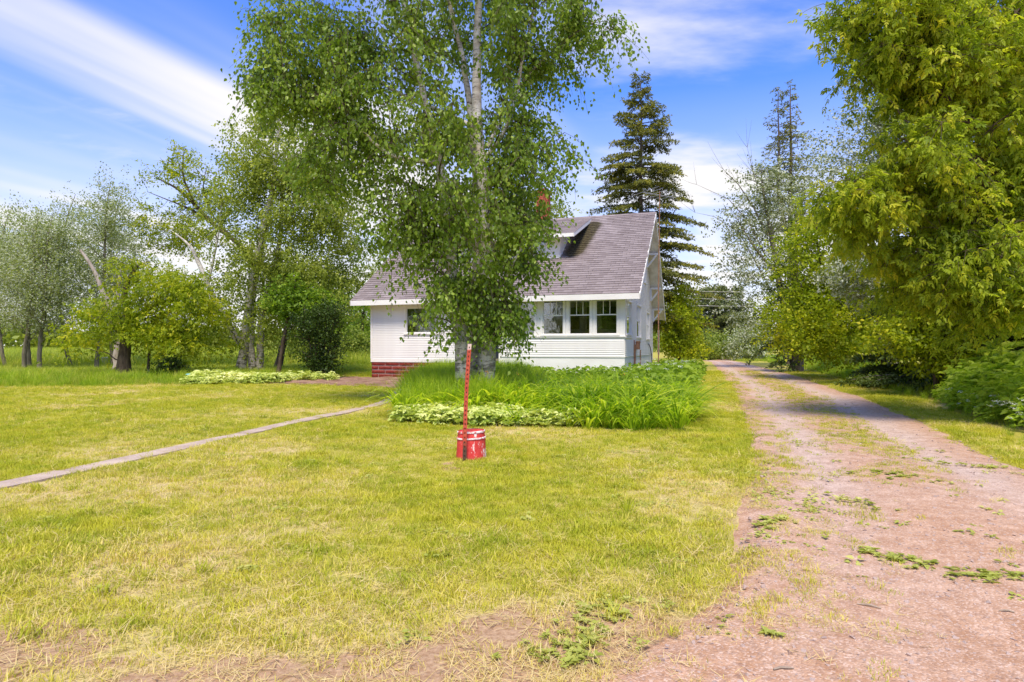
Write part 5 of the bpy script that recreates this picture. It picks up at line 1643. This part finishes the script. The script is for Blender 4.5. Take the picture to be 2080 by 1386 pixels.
# ------------------------------------------------------------------ scattered ground cover (instanced meshes on points)
def blade_mesh(name, n, spread, hmin, hmax, wid, lean, mat, seed, seg=2, arch=0.0, flat=0.0):
    """a tuft of curved grass blades"""
    r = np.random.default_rng(seed)
    V, F, ts = [], [], []
    for k in range(n):
        a = r.random() * 6.283; rad = spread * math.sqrt(r.random())
        p = np.array([rad * math.cos(a), rad * math.sin(a), 0.0])
        h = hmin + (hmax - hmin) * r.random(); d = r.random() * 6.283 if arch == 0 else a + r.normal() * .5
        dr = np.array([math.cos(d), math.sin(d), 0]); l = lean * (.3 + r.random()) * h
        sd = np.array([-dr[1], dr[0], 0]); b = len(V); t = r.random()
        isf = r.random() < flat
        for s in range(seg + 1):
            u = s / seg
            if arch:
                z = h * (2.0 * u - 1.15 * arch * u * u * (1 + .45 * t)) * .66
                c = p + dr * (l * u ** 1.2) + np.array([0, 0, z])
            else:
                c = p + dr * l * u ** 1.6 + np.array([0, 0, h * u * (1 - .25 * u)])
            if isf: c[2] = .006 + .25 * c[2]; c[:2] += dr[:2] * h * .8 * u
            w = wid * (.7 + .6 * t) * (1 - u ** 2.2) if u < 1 else 0
            if s < seg: V += [c + sd * w / 2, c - sd * w / 2]
            else: V.append(c)
        for s in range(seg - 1):
            q = b + 2 * s
            F.append((q, q + 1, q + 3)); F.append((q, q + 3, q + 2)); ts += [t, t]
        q = b + 2 * (seg - 1); F.append((q, q + 1, q + 2)); ts.append(t)
    return np_mesh(name, np.array(V), np.array(F), M[mat], {'tint': np.array(ts)})


def leafy_mesh(name, n, spread, height, L, Wd, mat, seed, flat=.7, hi=True, stems=True, trifol=False, flowers=0):
    """a low leafy plant: leaves through a dome"""
    r = np.random.default_rng(seed)
    a = r.random(n) * 6.283; rad = spread * np.sqrt(r.random(n))
    z = height * (.35 + .65 * r.random(n)) * (1 - .5 * (rad / spread) ** 2)
    P = np.stack([rad * np.cos(a), rad * np.sin(a), z], 1)
    A = np.stack([np.cos(a + r.normal(size=n) * .8), np.sin(a + r.normal(size=n) * .8), -.15 + .3 * r.normal(size=n)], 1)
    N = r.normal(size=(n, 3)) * (1 - flat) + np.array([0, 0, flat])
    t = np.clip(.3 + .4 * z / height + .3 * (r.random(n) - .3), 0, 1)
    if trifol:
        Ps, As = [], []
        for an in (0, 1.3, -1.3):
            c, s = math.cos(an), math.sin(an)
            As.append(np.stack([A[:, 0] * c - A[:, 1] * s, A[:, 0] * s + A[:, 1] * c, A[:, 2]], 1)); Ps.append(P)
        P = np.concatenate(Ps); A = np.concatenate(As); N = np.tile(N, (3, 1)); t = np.tile(t, 3); n = len(P)
    Ln = L * (.7 + .6 * r.random(n))
    V, F, tt = leaf_quads(P, A, N, Ln, Ln * Wd / L, t, hi)
    return np_mesh(name, V, F, M[mat], {'tint': tt})


def umbel_mesh(name, seed, h=.55, mat='flower', n=26):
    r = np.random.default_rng(seed)
    P = np.stack([r.normal(size=n) * .035, r.normal(size=n) * .035, np.full(n, h) + r.normal(size=n) * .008], 1)
    A = np.stack([r.normal(size=n), r.normal(size=n), r.normal(size=n) * .2], 1); N = np.tile([0, 0, 1.0], (n, 1))
    V, F, tt = leaf_quads(P, A, N, np.full(n, .018), np.full(n, .015), r.random(n), False, 0)
    return np_mesh(name, V, F, M[mat], {'tint': tt})


def src(name, me):
    return bpy.data.objects.new(name, me)          # source shape only, not placed in the scene


def scatter(name, pts, sources, label, cat, scl=(.8, 1.2), tilt=.12, dry=None, seed=0, var=None, scl_arr=None, weights=None):
    r = np.random.default_rng(seed); n = len(pts)
    me = bpy.data.meshes.new(name); me.vertices.add(n); me.vertices.foreach_set('co', np.ascontiguousarray(pts, np.float32).ravel()); me.update()
    rot = np.stack([r.normal(size=n) * tilt, r.normal(size=n) * tilt, r.random(n) * 6.283], 1).astype(np.float32)
    a = me.attributes.new('rot', 'FLOAT_VECTOR', 'POINT'); a.data.foreach_set('vector', rot.ravel())
    s = (scl[0] + (scl[1] - scl[0]) * r.random(n)).astype(np.float32) if scl_arr is None else np.asarray(scl_arr, np.float32)
    a = me.attributes.new('scl', 'FLOAT', 'POINT'); a.data.foreach_set('value', s)
    v = (r.choice(len(sources), n, p=weights) if var is None else var).astype(np.int32)
    a = me.attributes.new('var', 'INT', 'POINT'); a.data.foreach_set('value', v)
    a = me.attributes.new('dry', 'FLOAT', 'POINT'); a.data.foreach_set('value', np.asarray(dry if dry is not None else np.zeros(n), np.float32))
    o = link_mesh(name, me); tag(o, label, cat, kind='stuff')
    g = bpy.data.node_groups.new(name + '_nodes', 'GeometryNodeTree')
    g.interface.new_socket('Geometry', in_out='INPUT', socket_type='NodeSocketGeometry'); g.interface.new_socket('Geometry', in_out='OUTPUT', socket_type='NodeSocketGeometry')
    gi = g.nodes.new('NodeGroupInput'); go = g.nodes.new('NodeGroupOutput'); jn = g.nodes.new('GeometryNodeJoinGeometry')

    def na(nm, t):
        x = g.nodes.new('GeometryNodeInputNamedAttribute'); x.data_type = t; x.inputs['Name'].default_value = nm; return x.outputs['Attribute']
    rt = g.nodes.new('FunctionNodeEulerToRotation'); g.links.new(na('rot', 'FLOAT_VECTOR'), rt.inputs[0])
    sc_ = na('scl', 'FLOAT'); vr = na('var', 'INT')
    for k, so in enumerate(sources):
        cp = g.nodes.new('FunctionNodeCompare'); cp.data_type = 'INT'; cp.operation = 'EQUAL'
        g.links.new(vr, cp.inputs[2]); cp.inputs[3].default_value = k
        oi = g.nodes.new('GeometryNodeObjectInfo'); oi.inputs['Object'].default_value = so; oi.inputs['As Instance'].default_value = True
        ip = g.nodes.new('GeometryNodeInstanceOnPoints')
        g.links.new(gi.outputs[0], ip.inputs['Points']); g.links.new(cp.outputs[0], ip.inputs['Selection']); g.links.new(oi.outputs['Geometry'], ip.inputs['Instance'])
        g.links.new(rt.outputs[0], ip.inputs['Rotation']); g.links.new(sc_, ip.inputs['Scale']); g.links.new(ip.outputs[0], jn.inputs[0])
    g.links.new(jn.outputs[0], go.inputs[0])
    md = o.modifiers.new('scatter', 'NODES'); md.node_group = g
    return o


def rand_in(x0, x1, y0, y1, n, r): return x0 + (x1 - x0) * r.random(n), y0 + (y1 - y0) * r.random(n)


def house_local(x, y):
    c, s = math.cos(HA), math.sin(HA); dx, dy = x - HO[0], y - HO[1]
    return dx * c - dy * s, dx * s + dy * c


def not_house(x, y, m=.1):
    u, v = house_local(x, y)
    return ~((u > XL - m) & (u < X0 + m) & (v > YW - m) & (v < YB + m))


def weeds_line(x, y):
    """left border of the tall growth right of the drive: distance east of it (positive inside)"""
    yy = np.array([2, 6.5, 8.2, 10.8, 15, 22.9, 34, 52, 66]); xx = np.array([6.2, 6.05, 6.4, 7.7, 9.5, 12.2, 15.8, 21.0, 24.5])
    return x - np.interp(y, yy, xx) - .25 * (fbm(y * 1.3, x * 0, 14, 3) - .5)


def field_line(x, y):
    """tall grass beyond the mown lawn on the left: positive inside"""
    yl = np.interp(x, [-30, -14, -10, -8, -6.5, -5, -4], [19.0, 18.6, 20.5, 24.8, 26.0, 27.5, 29])
    return y - yl - .5 * (fbm(x * .8, y * 0, 15, 3) - .5)


def build_cover():
    r = np.random.default_rng(101)
    lawn_src = [src('lawn_tuft', blade_mesh('lawn_tuft', 34, .075, .022, .058, .0042, .75, 'lawn_blade', 200 + k, 2)) for k in range(5)]
    lawn_src += [src('straw_tuft', blade_mesh('straw_tuft', 22, .09, .03, .07, .0032, 1.1, 'lawn_blade', 220 + k, 2, 0, .8)) for k in range(3)]
    # candidate points, denser towards the camera
    P = []
    for (y0, y1, dens) in ((1.9, 4.0, 620), (4.0, 6.5, 420), (6.5, 10, 230), (10, 15, 130), (15, 22, 75), (22, 32, 36)):
        xa, xb = -.90 * y1 - .5, .90 * y1 + .5
        n = int((xb - xa) * (y1 - y0) * dens); x, y = rand_in(xa, xb, y0, y1, n, r)
        k = (np.abs(x) < .86 * y + .6); P.append(np.stack([x[k], y[k]], 1))
    P = np.concatenate(P); x, y = P[:, 0], P[:, 1]
    t = drive_t(x, y); wl_ = fbm(x * 3.1, y * 3.1, 51, 3)
    dens = np.ones(len(x))
    soil = soil_mask(x, y); dry = dry_mask(x, y)
    dens *= 1 - .70 * soil * sstep(.3, .6, fbm(x * 4.2, y * 4.2, 52, 3) + .12)
    dens *= 1 - .35 * dry
    # the drive: bare but for the strip between the tracks and the margins
    on = (t > 0) & (t < 1)
    strip = np.exp(-((t - .49) / .13) ** 2) * sstep(4.6, 7.0, y) * sstep(.34, .54, wl_ + .34 * sstep(7, 13, y)) * sstep(62, 50, y)
    near_l = sstep(.30, -.02, t) * sstep(.40, .62, wl_ + .06) * .8
    near_r = sstep(.88, 1.0, t) * sstep(.48, .72, wl_) * .7
    lstrip = np.exp(-((t - .13) / .045) ** 2) * sstep(5.0, 6.2, y) * sstep(11.5, 8.5, y) * sstep(.38, .6, wl_) * .8
    spots = sstep(.70, .80, fbm(x * 1.7, y * 1.7, 57, 4)) * .25
    dens = np.where(on, np.maximum.reduce([strip, near_l, near_r, lstrip, spots]), dens)
    pd = np.abs(x - path_x(y)); dens *= np.where((y > 2) & (y < 18.3), np.maximum(sstep(.10, .19, pd + .26 * (wl_ - .5)), .10 * (wl_ > .62)), 1)
    dens *= ~in_poly(x, y, BED)
    dens *= not_house(x, y)
    sp = in_poly(x, y, np.array([(-8.4, 20.9), (-7.6, 20.3), (-6.0, 19.8), (-4.4, 19.3), (-3.1, 18.6), (-2.4, 18.8), (-2.3, 21.0), (-2.5, 23.6), (-6.5, 24.7), (-7.4, 24.0)]))
    dens *= np.where(sp, .06, 1)
    dens *= (weeds_line(x, y) < .15)
    keep = r.random(len(x)) < dens
    x, y, dry, soil, on = x[keep], y[keep], dry[keep], soil[keep], on[keep]
    d2 = np.clip(dry * .9 + .35 * soil + r.normal(size=len(x)) * .12, 0, 1)
    var = np.where(r.random(len(x)) < .10 + .55 * d2, 5 + r.integers(0, 3, len(x)), r.integers(0, 5, len(x)))
    lush = fbm(x * .8 + 9, y * .8, 77, 3)
    sc = (.65 + .5 * r.random(len(x))) * (.75 + .6 * lush) * (1 + .035 * np.maximum(y - 6, 0)) * np.where(on, .75, 1)
    dd = np.where(var >= 5, np.clip(.55 + .5 * d2, 0, 1), d2 * .8)
    scatter('lawn_grass', np.stack([x, y, gz(x, y) - .004], 1), lawn_src, 'short mown yellow-green grass with dry patches', 'grass', tilt=.16, dry=dd, seed=1, var=var, scl_arr=sc)

    # coarser clumps and clover growing through the lawn
    cl_src = [src('coarse_tuft', blade_mesh('coarse_tuft', 30, .05, .05, .11, .0055, .8, 'lawn_blade', 230 + k, 3)) for k in range(3)]
    cl_src += [src('clover', leafy_mesh('clover', 14, .07, .035, .022, .018, 'weed', 236 + k, .85, False, trifol=True)) for k in range(3)]
    n = 9000; x, y = rand_in(-13, 5, 2.1, 17, n, r); k = (np.abs(x) < .86 * y + .5) & (drive_t(x, y) < .02) & ~in_poly(x, y, BED) & (np.abs(x - path_x(y)) > .22)
    cn = fbm(x * 1.9, y * 1.9, 95, 3); k &= r.random(n) < sstep(.5, .72, cn) * np.where(y < 7, .75, .35)
    x, y = x[k], y[k]
    scatter('lawn_clumps', np.stack([x, y, gz(x, y) - .004], 1), cl_src, 'coarser grass clumps and clover growing through the lawn', 'grass', tilt=.18, dry=np.clip(.12 + .2 * r.normal(size=len(x)), 0, .6), seed=12, scl_arr=(.5 + .7 * r.random(len(x))) * (1 + .04 * np.maximum(y - 5, 0)))

    # ---- tall grass: meadow at left, verge at right, field behind
    tg = [src('grass_clump', blade_mesh('grass_clump', 46, .16, .30, .62, .010, .45, 'tall_grass', 240 + k, 3)) for k in range(4)]
    mg = [src('meadow_clump', blade_mesh('meadow_clump', 46, .22, .25, .55, .010, .55, 'meadow', 250 + k, 3)) for k in range(3)]
    pts, sc, var = [], [], []
    n = 7000; x, y = rand_in(-26, -3.5, 18, 34, n, r); k = (field_line(x, y) > 0) & not_house(x, y, .3)
    x, y = x[k], y[k]; pts.append(np.stack([x, y, gz(x, y) - .02], 1)); dist = field_line(x, y)
    lilac_gap = ((x > -7.6) & (x < -4.2) & (y > 22.0))
    sc.append((.75 + .6 * r.random(len(x))) * (.38 + .5 * sstep(0, 2.0, dist)) * np.where(lilac_gap, .5, 1)); var.append(np.where(r.random(len(x)) < .55 - .08 * dist, r.integers(0, 4, len(x)), 4 + r.integers(0, 3, len(x))))
    # right verge
    n = 16000; x, y = rand_in(6, 32, 5, 64, n, r); d = weeds_line(x, y); k = (d > 0) & (d < np.where(y < 20, 2.6, 4.5))
    x, y, d = x[k], y[k], d[k]; pts.append(np.stack([x, y, gz(x, y) - .02], 1)); sc.append((.7 + .6 * r.random(len(x))) * (.35 + .65 * sstep(0, 1.3, d)) * (.75 + .5 * sstep(8, 20, y))); var.append(r.integers(0, 7, len(x)))
    # field behind at the left, and behind the house
    n = 15000; x, y = rand_in(-75, 0, 34, 110, n, r); k = (np.abs(x) < .95 * y) & (x < -.02 * y)
    x, y = x[k], y[k]; pts.append(np.stack([x, y, np.zeros(len(x)) - .03], 1)); sc.append(1.4 + 1.2 * r.random(len(x)) + .01 * y); var.append(4 + r.integers(0, 3, len(x)))
    n = 2500; x, y = rand_in(10, 40, 54, 70, n, r); k = (drive_t(x, y) < -.1) | (drive_t(x, y) > 1.1)
    k &= (y < 60); x, y = x[k], y[k]; pts.append(np.stack([x, y, np.zeros(len(x)) - .02], 1)); sc.append(.5 + .4 * r.random(len(x))); var.append(4 + r.integers(0, 3, len(x)))
    scatter('meadow_grass', np.concatenate(pts), tg + mg, 'tall uncut grass along the field edge and the right verge', 'grass', tilt=.10, seed=2, var=np.concatenate(var), scl_arr=np.concatenate(sc))

    # ---- the flower bed
    dl = [src('daylily_clump', blade_mesh('daylily_clump', 24, .10, .60, 1.0, .036, .95, 'daylily', 260 + k, 6, 1.0)) for k in range(4)]
    n = 5200; x, y = rand_in(-3, 7.5, 8.8, 24.5, n, r); k = in_poly(x, y, BED) & not_house(x, y, .25)
    x, y = x[k], y[k]
    edge = np.array([min(abs(y_ - 9.3), 2) for y_ in y])
    left = sstep(.2, -.9, x - .10 * (y - 10)) ; gw = sstep(10.9, 10.4, y) * sstep(1.1, .6, x)
    kd = (r.random(len(x)) > .78 * gw) & (r.random(len(x)) > .55 * left)
    dn = np.where(y > 14, .40, .80); kd &= r.random(len(x)) < dn
    xd, yd = x[kd], y[kd]
    fe = sstep(0, .9, yd - np.interp(xd, [-2, .67, 1.2, 1.75, 2.4, 3, 5], [10.3, 9.8, 9.3, 9.1, 9.3, 10.3, 16.2]))
    scd = (.66 + .42 * r.random(len(xd))) * (.80 + .32 * fe) * (1 - .32 * sstep(11.5, 15, yd))
    scatter('daylily_bed', np.stack([xd, yd, gz(xd, yd) - .02], 1), dl, 'arching light green daylily leaves filling the flower bed', 'plants', tilt=.12, seed=3, scl_arr=scd)
    ug = [src('upright_clump', blade_mesh('upright_clump', 52, .14, .60, 1.0, .011, .40, 'tall_grass', 270 + k, 4)) for k in range(3)]
    kl = (r.random(len(x)) < left * .8 + .03) & (y > 10.3) & ~((x > -2.4) & (gw > .5)); xl, yl = x[kl], y[kl]
    scatter('upright_grass', np.stack([xl, yl, gz(xl, yl) - .02], 1), ug, 'upright dark green grass around the birch trunks', 'grass', tilt=.10, seed=4, scl_arr=(.66 + .36 * r.random(len(xl))) * (.78 + .42 * sstep(10.3, 11.6, yl) * sstep(1.2, .2, xl)))
    # goutweed: front left of the bed, and the patch by the birch clump
    gwm = [src('goutweed_plant', leafy_mesh('goutweed_plant', 16, .13, .24, .070, .045, 'goutweed', 280 + k, .75, True, trifol=True)) for k in range(4)]
    n = 620; xg, yg = rand_in(-2.0, 1.3, 9.4, 11.4, n, r); k = in_poly(xg, yg, BED) & (yg < 10.0 + .95 * sstep(.9, -1.2, xg) + .15 * r.normal(size=n)) & (xg < 1.05 - .2 * r.random(n))
    p1 = np.stack([xg[k], yg[k], gz(xg[k], yg[k]) - .02], 1)
    n = 3600; xg, yg = rand_in(-13, -6.3, 19.0, 26, n, r)
    inside = ((xg + 9.1) / 1.7) ** 2 + ((yg - 21.2) / 1.25) ** 2 + 1.1 * (fbm(xg, yg, 44, 3) - .5) < .95
    inside |= (((xg + 7.4) / 1.1) ** 2 + ((yg - 22.6) / .9) ** 2 < 1) & (r.random(n) < .5)
    inside &= yg > 19.2
    p2 = np.stack([xg[inside], yg[inside], gz(xg[inside], yg[inside]) - .02], 1)
    pp = np.concatenate([p1, p2]); s = np.concatenate([.8 + .5 * r.random(len(p1)), (.65 + .5 * r.random(len(p2))) * (.6 + 1.0 * fbm(p2[:, 0] * 1.2, p2[:, 1] * 1.2, 46, 2)) * 1.25])
    scatter('goutweed', pp, gwm, 'low cream and green variegated ground cover at the bed front and under the birch clump', 'plants', tilt=.15, seed=5, scl_arr=s)
    # broad leaves along the porch and the side of the house, with white umbels
    bl = [src('leafy_plant', leafy_mesh('leafy_plant', 36, .30, .60, .13, .095, 'shrub_leaf', 290 + k, .6, True)) for k in range(4)]
    um = [src('umbel', umbel_mesh('umbel', 300 + k, .62)) for k in range(3)]
    n = 1500; u, v = rand_in(-6.2, 1.6, -2.6, 9.0, n, r)
    k = ((u < X0 + .1) & (v < YW - .15) & (v > -1.6)) | ((u > X0 + .25) & (u < 1.6))
    k &= (u > -5.6)
    u, v = u[k], v[k]; c, s_ = math.cos(HA), math.sin(HA); xx, yy = HO[0] + u * c + v * s_, HO[1] - u * s_ + v * c
    sc = (.65 + .45 * r.random(len(xx))) * np.where(u > X0, 1.1, 1.0)
    var = np.where(r.random(len(xx)) < np.where(u > X0, .12, .05), 4 + r.integers(0, 3, len(xx)), r.integers(0, 4, len(xx)))
    pts = np.stack([xx, yy, gz(xx, yy)], 1)
    # right edge of the bed beside the drive
    n = 520; y = 13.5 + 12 * r.random(n); x = np.interp(y, [13.6, 16, 19.2, 22.5, 26], [3.65, 4.35, 5.4, 6.5, 7.6]) - 1.5 * r.random(n)
    pts = np.concatenate([pts, np.stack([x, y, gz(x, y)], 1)]); sc = np.concatenate([sc, .7 + .5 * r.random(n)]); var = np.concatenate([var, np.where(r.random(n) < .12, 4 + r.integers(0, 3, n), r.integers(0, 4, n))])
    scatter('broadleaf_plants', pts, bl + um, 'broad-leaved plants with small white umbels along the porch and gable side', 'plants', tilt=.12, seed=6, scl_arr=sc, var=var)

    # ---- right: raspberry-like thicket with daisies at its foot
    rb = [src('bramble_plant', leafy_mesh('bramble_plant', 60, .42, 1.0, .125, .068, 'bramble_leaf', 310 + k, .55, True, trifol=True)) for k in range(4)]
    n = 900; x, y = rand_in(6.6, 17, 6.3, 17, n, r); d = weeds_line(x, y); k = (d > .35) & (d < 4.5)
    k &= (y < 13.5 + .3 * r.normal(size=n))
    x, y, d = x[k], y[k], d[k]
    scatter('bramble_thicket', np.stack([x, y, gz(x, y) - .05], 1), rb, 'leafy bright green bramble thicket at the right edge', 'plants', tilt=.15, seed=7, scl_arr=(.70 + .45 * r.random(len(x))) * (.55 + .80 * sstep(.2, 1.5, d)) * (1.0 + .12 * sstep(8, 12, y)))
    fl = [src('daisy_umbel', umbel_mesh('daisy_umbel', 320 + k, .5, n=30)) for k in range(3)]
    n = 150; y = 6.6 + 5.5 * r.random(n) ** 1.3; x = np.interp(y, [6.5, 8.2, 10.8, 15], [6.05, 6.4, 7.7, 9.5]) + .1 + .8 * r.random(n)
    scatter('white_flowers', np.stack([x, y, gz(x, y)], 1), fl, 'scattered small white flower heads at the foot of the bramble thicket', 'flowers', scl=(.45, .95), tilt=.15, seed=8)
    # orange lilies, a few specks
    ol = [src('orange_bloom', umbel_mesh('orange_bloom', 330, .62, 'flower_orange', 9))]
    x = np.array([.03, .10, -.35, 1.9]); y = np.array([10.6, 10.9, 11.4, 11.2])
    scatter('orange_blooms', np.stack([x, y, gz(x, y) + .02], 1), ol, 'a few orange blooms among the daylily leaves', 'flowers', seed=9)

    # ---- drive: pebbles, twigs, weeds
    pm = []
    for k in range(4):
        q = np.random.default_rng(340 + k); V = unit(14, q) * (.7 + .5 * q.random((14, 1))) * np.array([1, .8, .55])
        import bmesh
        bm = bmesh.new()
        for v in V: bm.verts.new(v)
        bmesh.ops.convex_hull(bm, input=bm.verts)
        me = bpy.data.meshes.new('pebble'); bm.to_mesh(me); bm.free(); me.materials.append(M['pebble']); pm.append(src('pebble', me))
    P = []
    for y0, y1, dn in ((2.0, 4.5, 520), (4.5, 8, 230), (8, 14, 70)):
        n = int(7 * (y1 - y0) * dn); x, y = rand_in(-.5, 7.2, y0, y1, n, r); t = drive_t(x, y); k = (t > .03) & (t < .98); P.append(np.stack([x[k], y[k]], 1))
    P = np.concatenate(P); s = .003 + .011 * r.random(len(P)) ** 4 * (1 + .1 * P[:, 1])
    tq = drive_t(P[:, 0], P[:, 1]); trk = np.exp(-((tq - .24) / .11) ** 2) + np.exp(-((tq - .74) / .11) ** 2)
    z = gz(P[:, 0], P[:, 1]) + .006 - .018 * trk * sstep(2.5, 6, P[:, 1])
    scatter('gravel_stones', np.stack([P[:, 0], P[:, 1], z], 1), pm, 'loose pinkish gravel stones on the drive', 'gravel', tilt=.4, seed=10, scl_arr=s)
    # broad-leaved weeds: scattered mass
    wd = [src('weed_rosette', leafy_mesh('weed_rosette', 9, .035, .018, .036, .021, 'weed', 350 + k, .85, True)) for k in range(4)]
    P = []
    n = 5200; x, y = rand_in(-1.2, 5.3, 2.2, 9.0, n, r); t = drive_t(x, y); m = fbm(x * 1.3 + 4, y * 1.3, 63, 3)
    k = (r.random(n) < sstep(.52, .72, m) * np.where(t < .22, .55 * sstep(-.55, -.05, t), .10) + .012) & (t < .96) & (t > -.6)
    x, y = x[k], y[k]
    scatter('low_weeds', np.stack([x, y, gz(x, y) + .002], 1), wd, 'small broad-leaved weeds dotted along the drive and its margin', 'weeds', scl=(.5, 1.2), tilt=.12, seed=11)


build_cover()


def weed_patch(label, cx, cy, ang, L, Wd, n, seed):
    r = np.random.default_rng(seed)
    root = empty('weed_patch', (cx, cy, float(gz(cx, cy)))); tag(root, label, 'weeds', 'weed patches on the drive')
    c, s = math.cos(ang), math.sin(ang)
    Ps, As, Ns, Ls, ts = [], [], [], [], []
    for k in range(n):
        u, v = r.normal() * L * .34, r.normal() * Wd * .50
        v += .25 * Wd * math.sin(u / L * 3)
        px_, py_ = u * c - v * s, u * s + v * c; q = int(r.integers(5, 9)); a = r.random() * 6.28 + np.arange(q) * 6.28 / q
        z = float(gz(cx + px_, cy + py_)) - float(gz(cx, cy)) + .004
        Ps.append(np.stack([np.full(q, px_), np.full(q, py_), np.full(q, z) + .012 * r.random(q)], 1)); As.append(np.stack([np.cos(a), np.sin(a), .15 + .25 * r.random(q)], 1)); Ns.append(np.tile([0, 0, 1.0], (q, 1)) + r.normal(size=(q, 3)) * .15)
        Ls.append((.012 + .034 * r.random() ** 1.6) * (.7 + .6 * r.random(q))); ts.append(np.full(q, r.random()) * .6 + .4 * r.random(q))
    P, A, N, Ln, t = map(np.concatenate, (Ps, As, Ns, Ls, ts))
    V, F, tt = leaf_quads(P, A, N, Ln, Ln * .55, t, True)
    link_mesh('leaves', np_mesh('leaves', V, F, M['weed'], {'tint': tt}), root)


def small_things():
    def at(px, py): Y = CAM_H * FOC / (py - HOR); return PX(px, Y), Y
    for k, (lb, px, py, an, L, Wd, n) in enumerate((
            ('curved patch of broad weeds in the middle of the near drive', 1815, 1130, 1.9, .42, .14, 60), ('weed patch at the right edge of the near drive', 2010, 1165, 2.6, .40, .12, 46),
            ('narrow weed streak further up the drive, left of its middle', 1735, 1020, 1.75, .45, .12, 34), ('low weed cluster at the corner where lawn meets the near drive', 1150, 1318, .5, .32, .16, 60),
            ('weed cluster on the lawn margin above the near drive corner', 1225, 1245, .6, .34, .16, 46), ('single small weed rosette alone on the near gravel, left', 1472, 1288, 0, .05, .04, 3), ('small weed rosette on near gravel right of the lone one', 1565, 1293, 0, .06, .04, 3),
            ('weed streak along the lawn edge by the left track', 1570, 1060, .3, .30, .12, 34), ('thin row of weeds along the right margin of the drive', 1970, 945, 2.4, .8, .12, 60), ('sparse reddish-green weeds between the tracks', 1830, 970, 2.2, .55, .16, 40))):
        weed_patch(lb, *at(px, py), an, L, Wd, n, 400 + k)
    for k, (lb, px, py, an, L) in enumerate((('short pale stick lying on the middle of the near gravel', 1765, 1226, 2.6, .05), ('short dark stick near the bottom of the gravel', 1592, 1362, .1, .04), ('short stick at the right on the near gravel', 2045, 1236, 2.8, .03))):
        x, y = at(px, py); t = Tubes(); d = np.array([math.cos(an), math.sin(an), 0]) * L
        p = np.array([-d, d * -.3 + [0, .006, .003], d * .3 + [.003, 0, .004], d]) ; t.add(p, np.array([.003, .004, .004, .002]), 6)
        o = link_mesh('stick', t.mesh('stick', M['twig'])); o.location = (x, y, float(gz(x, y)) + .010); tag(o, lb, 'stick')


small_things()
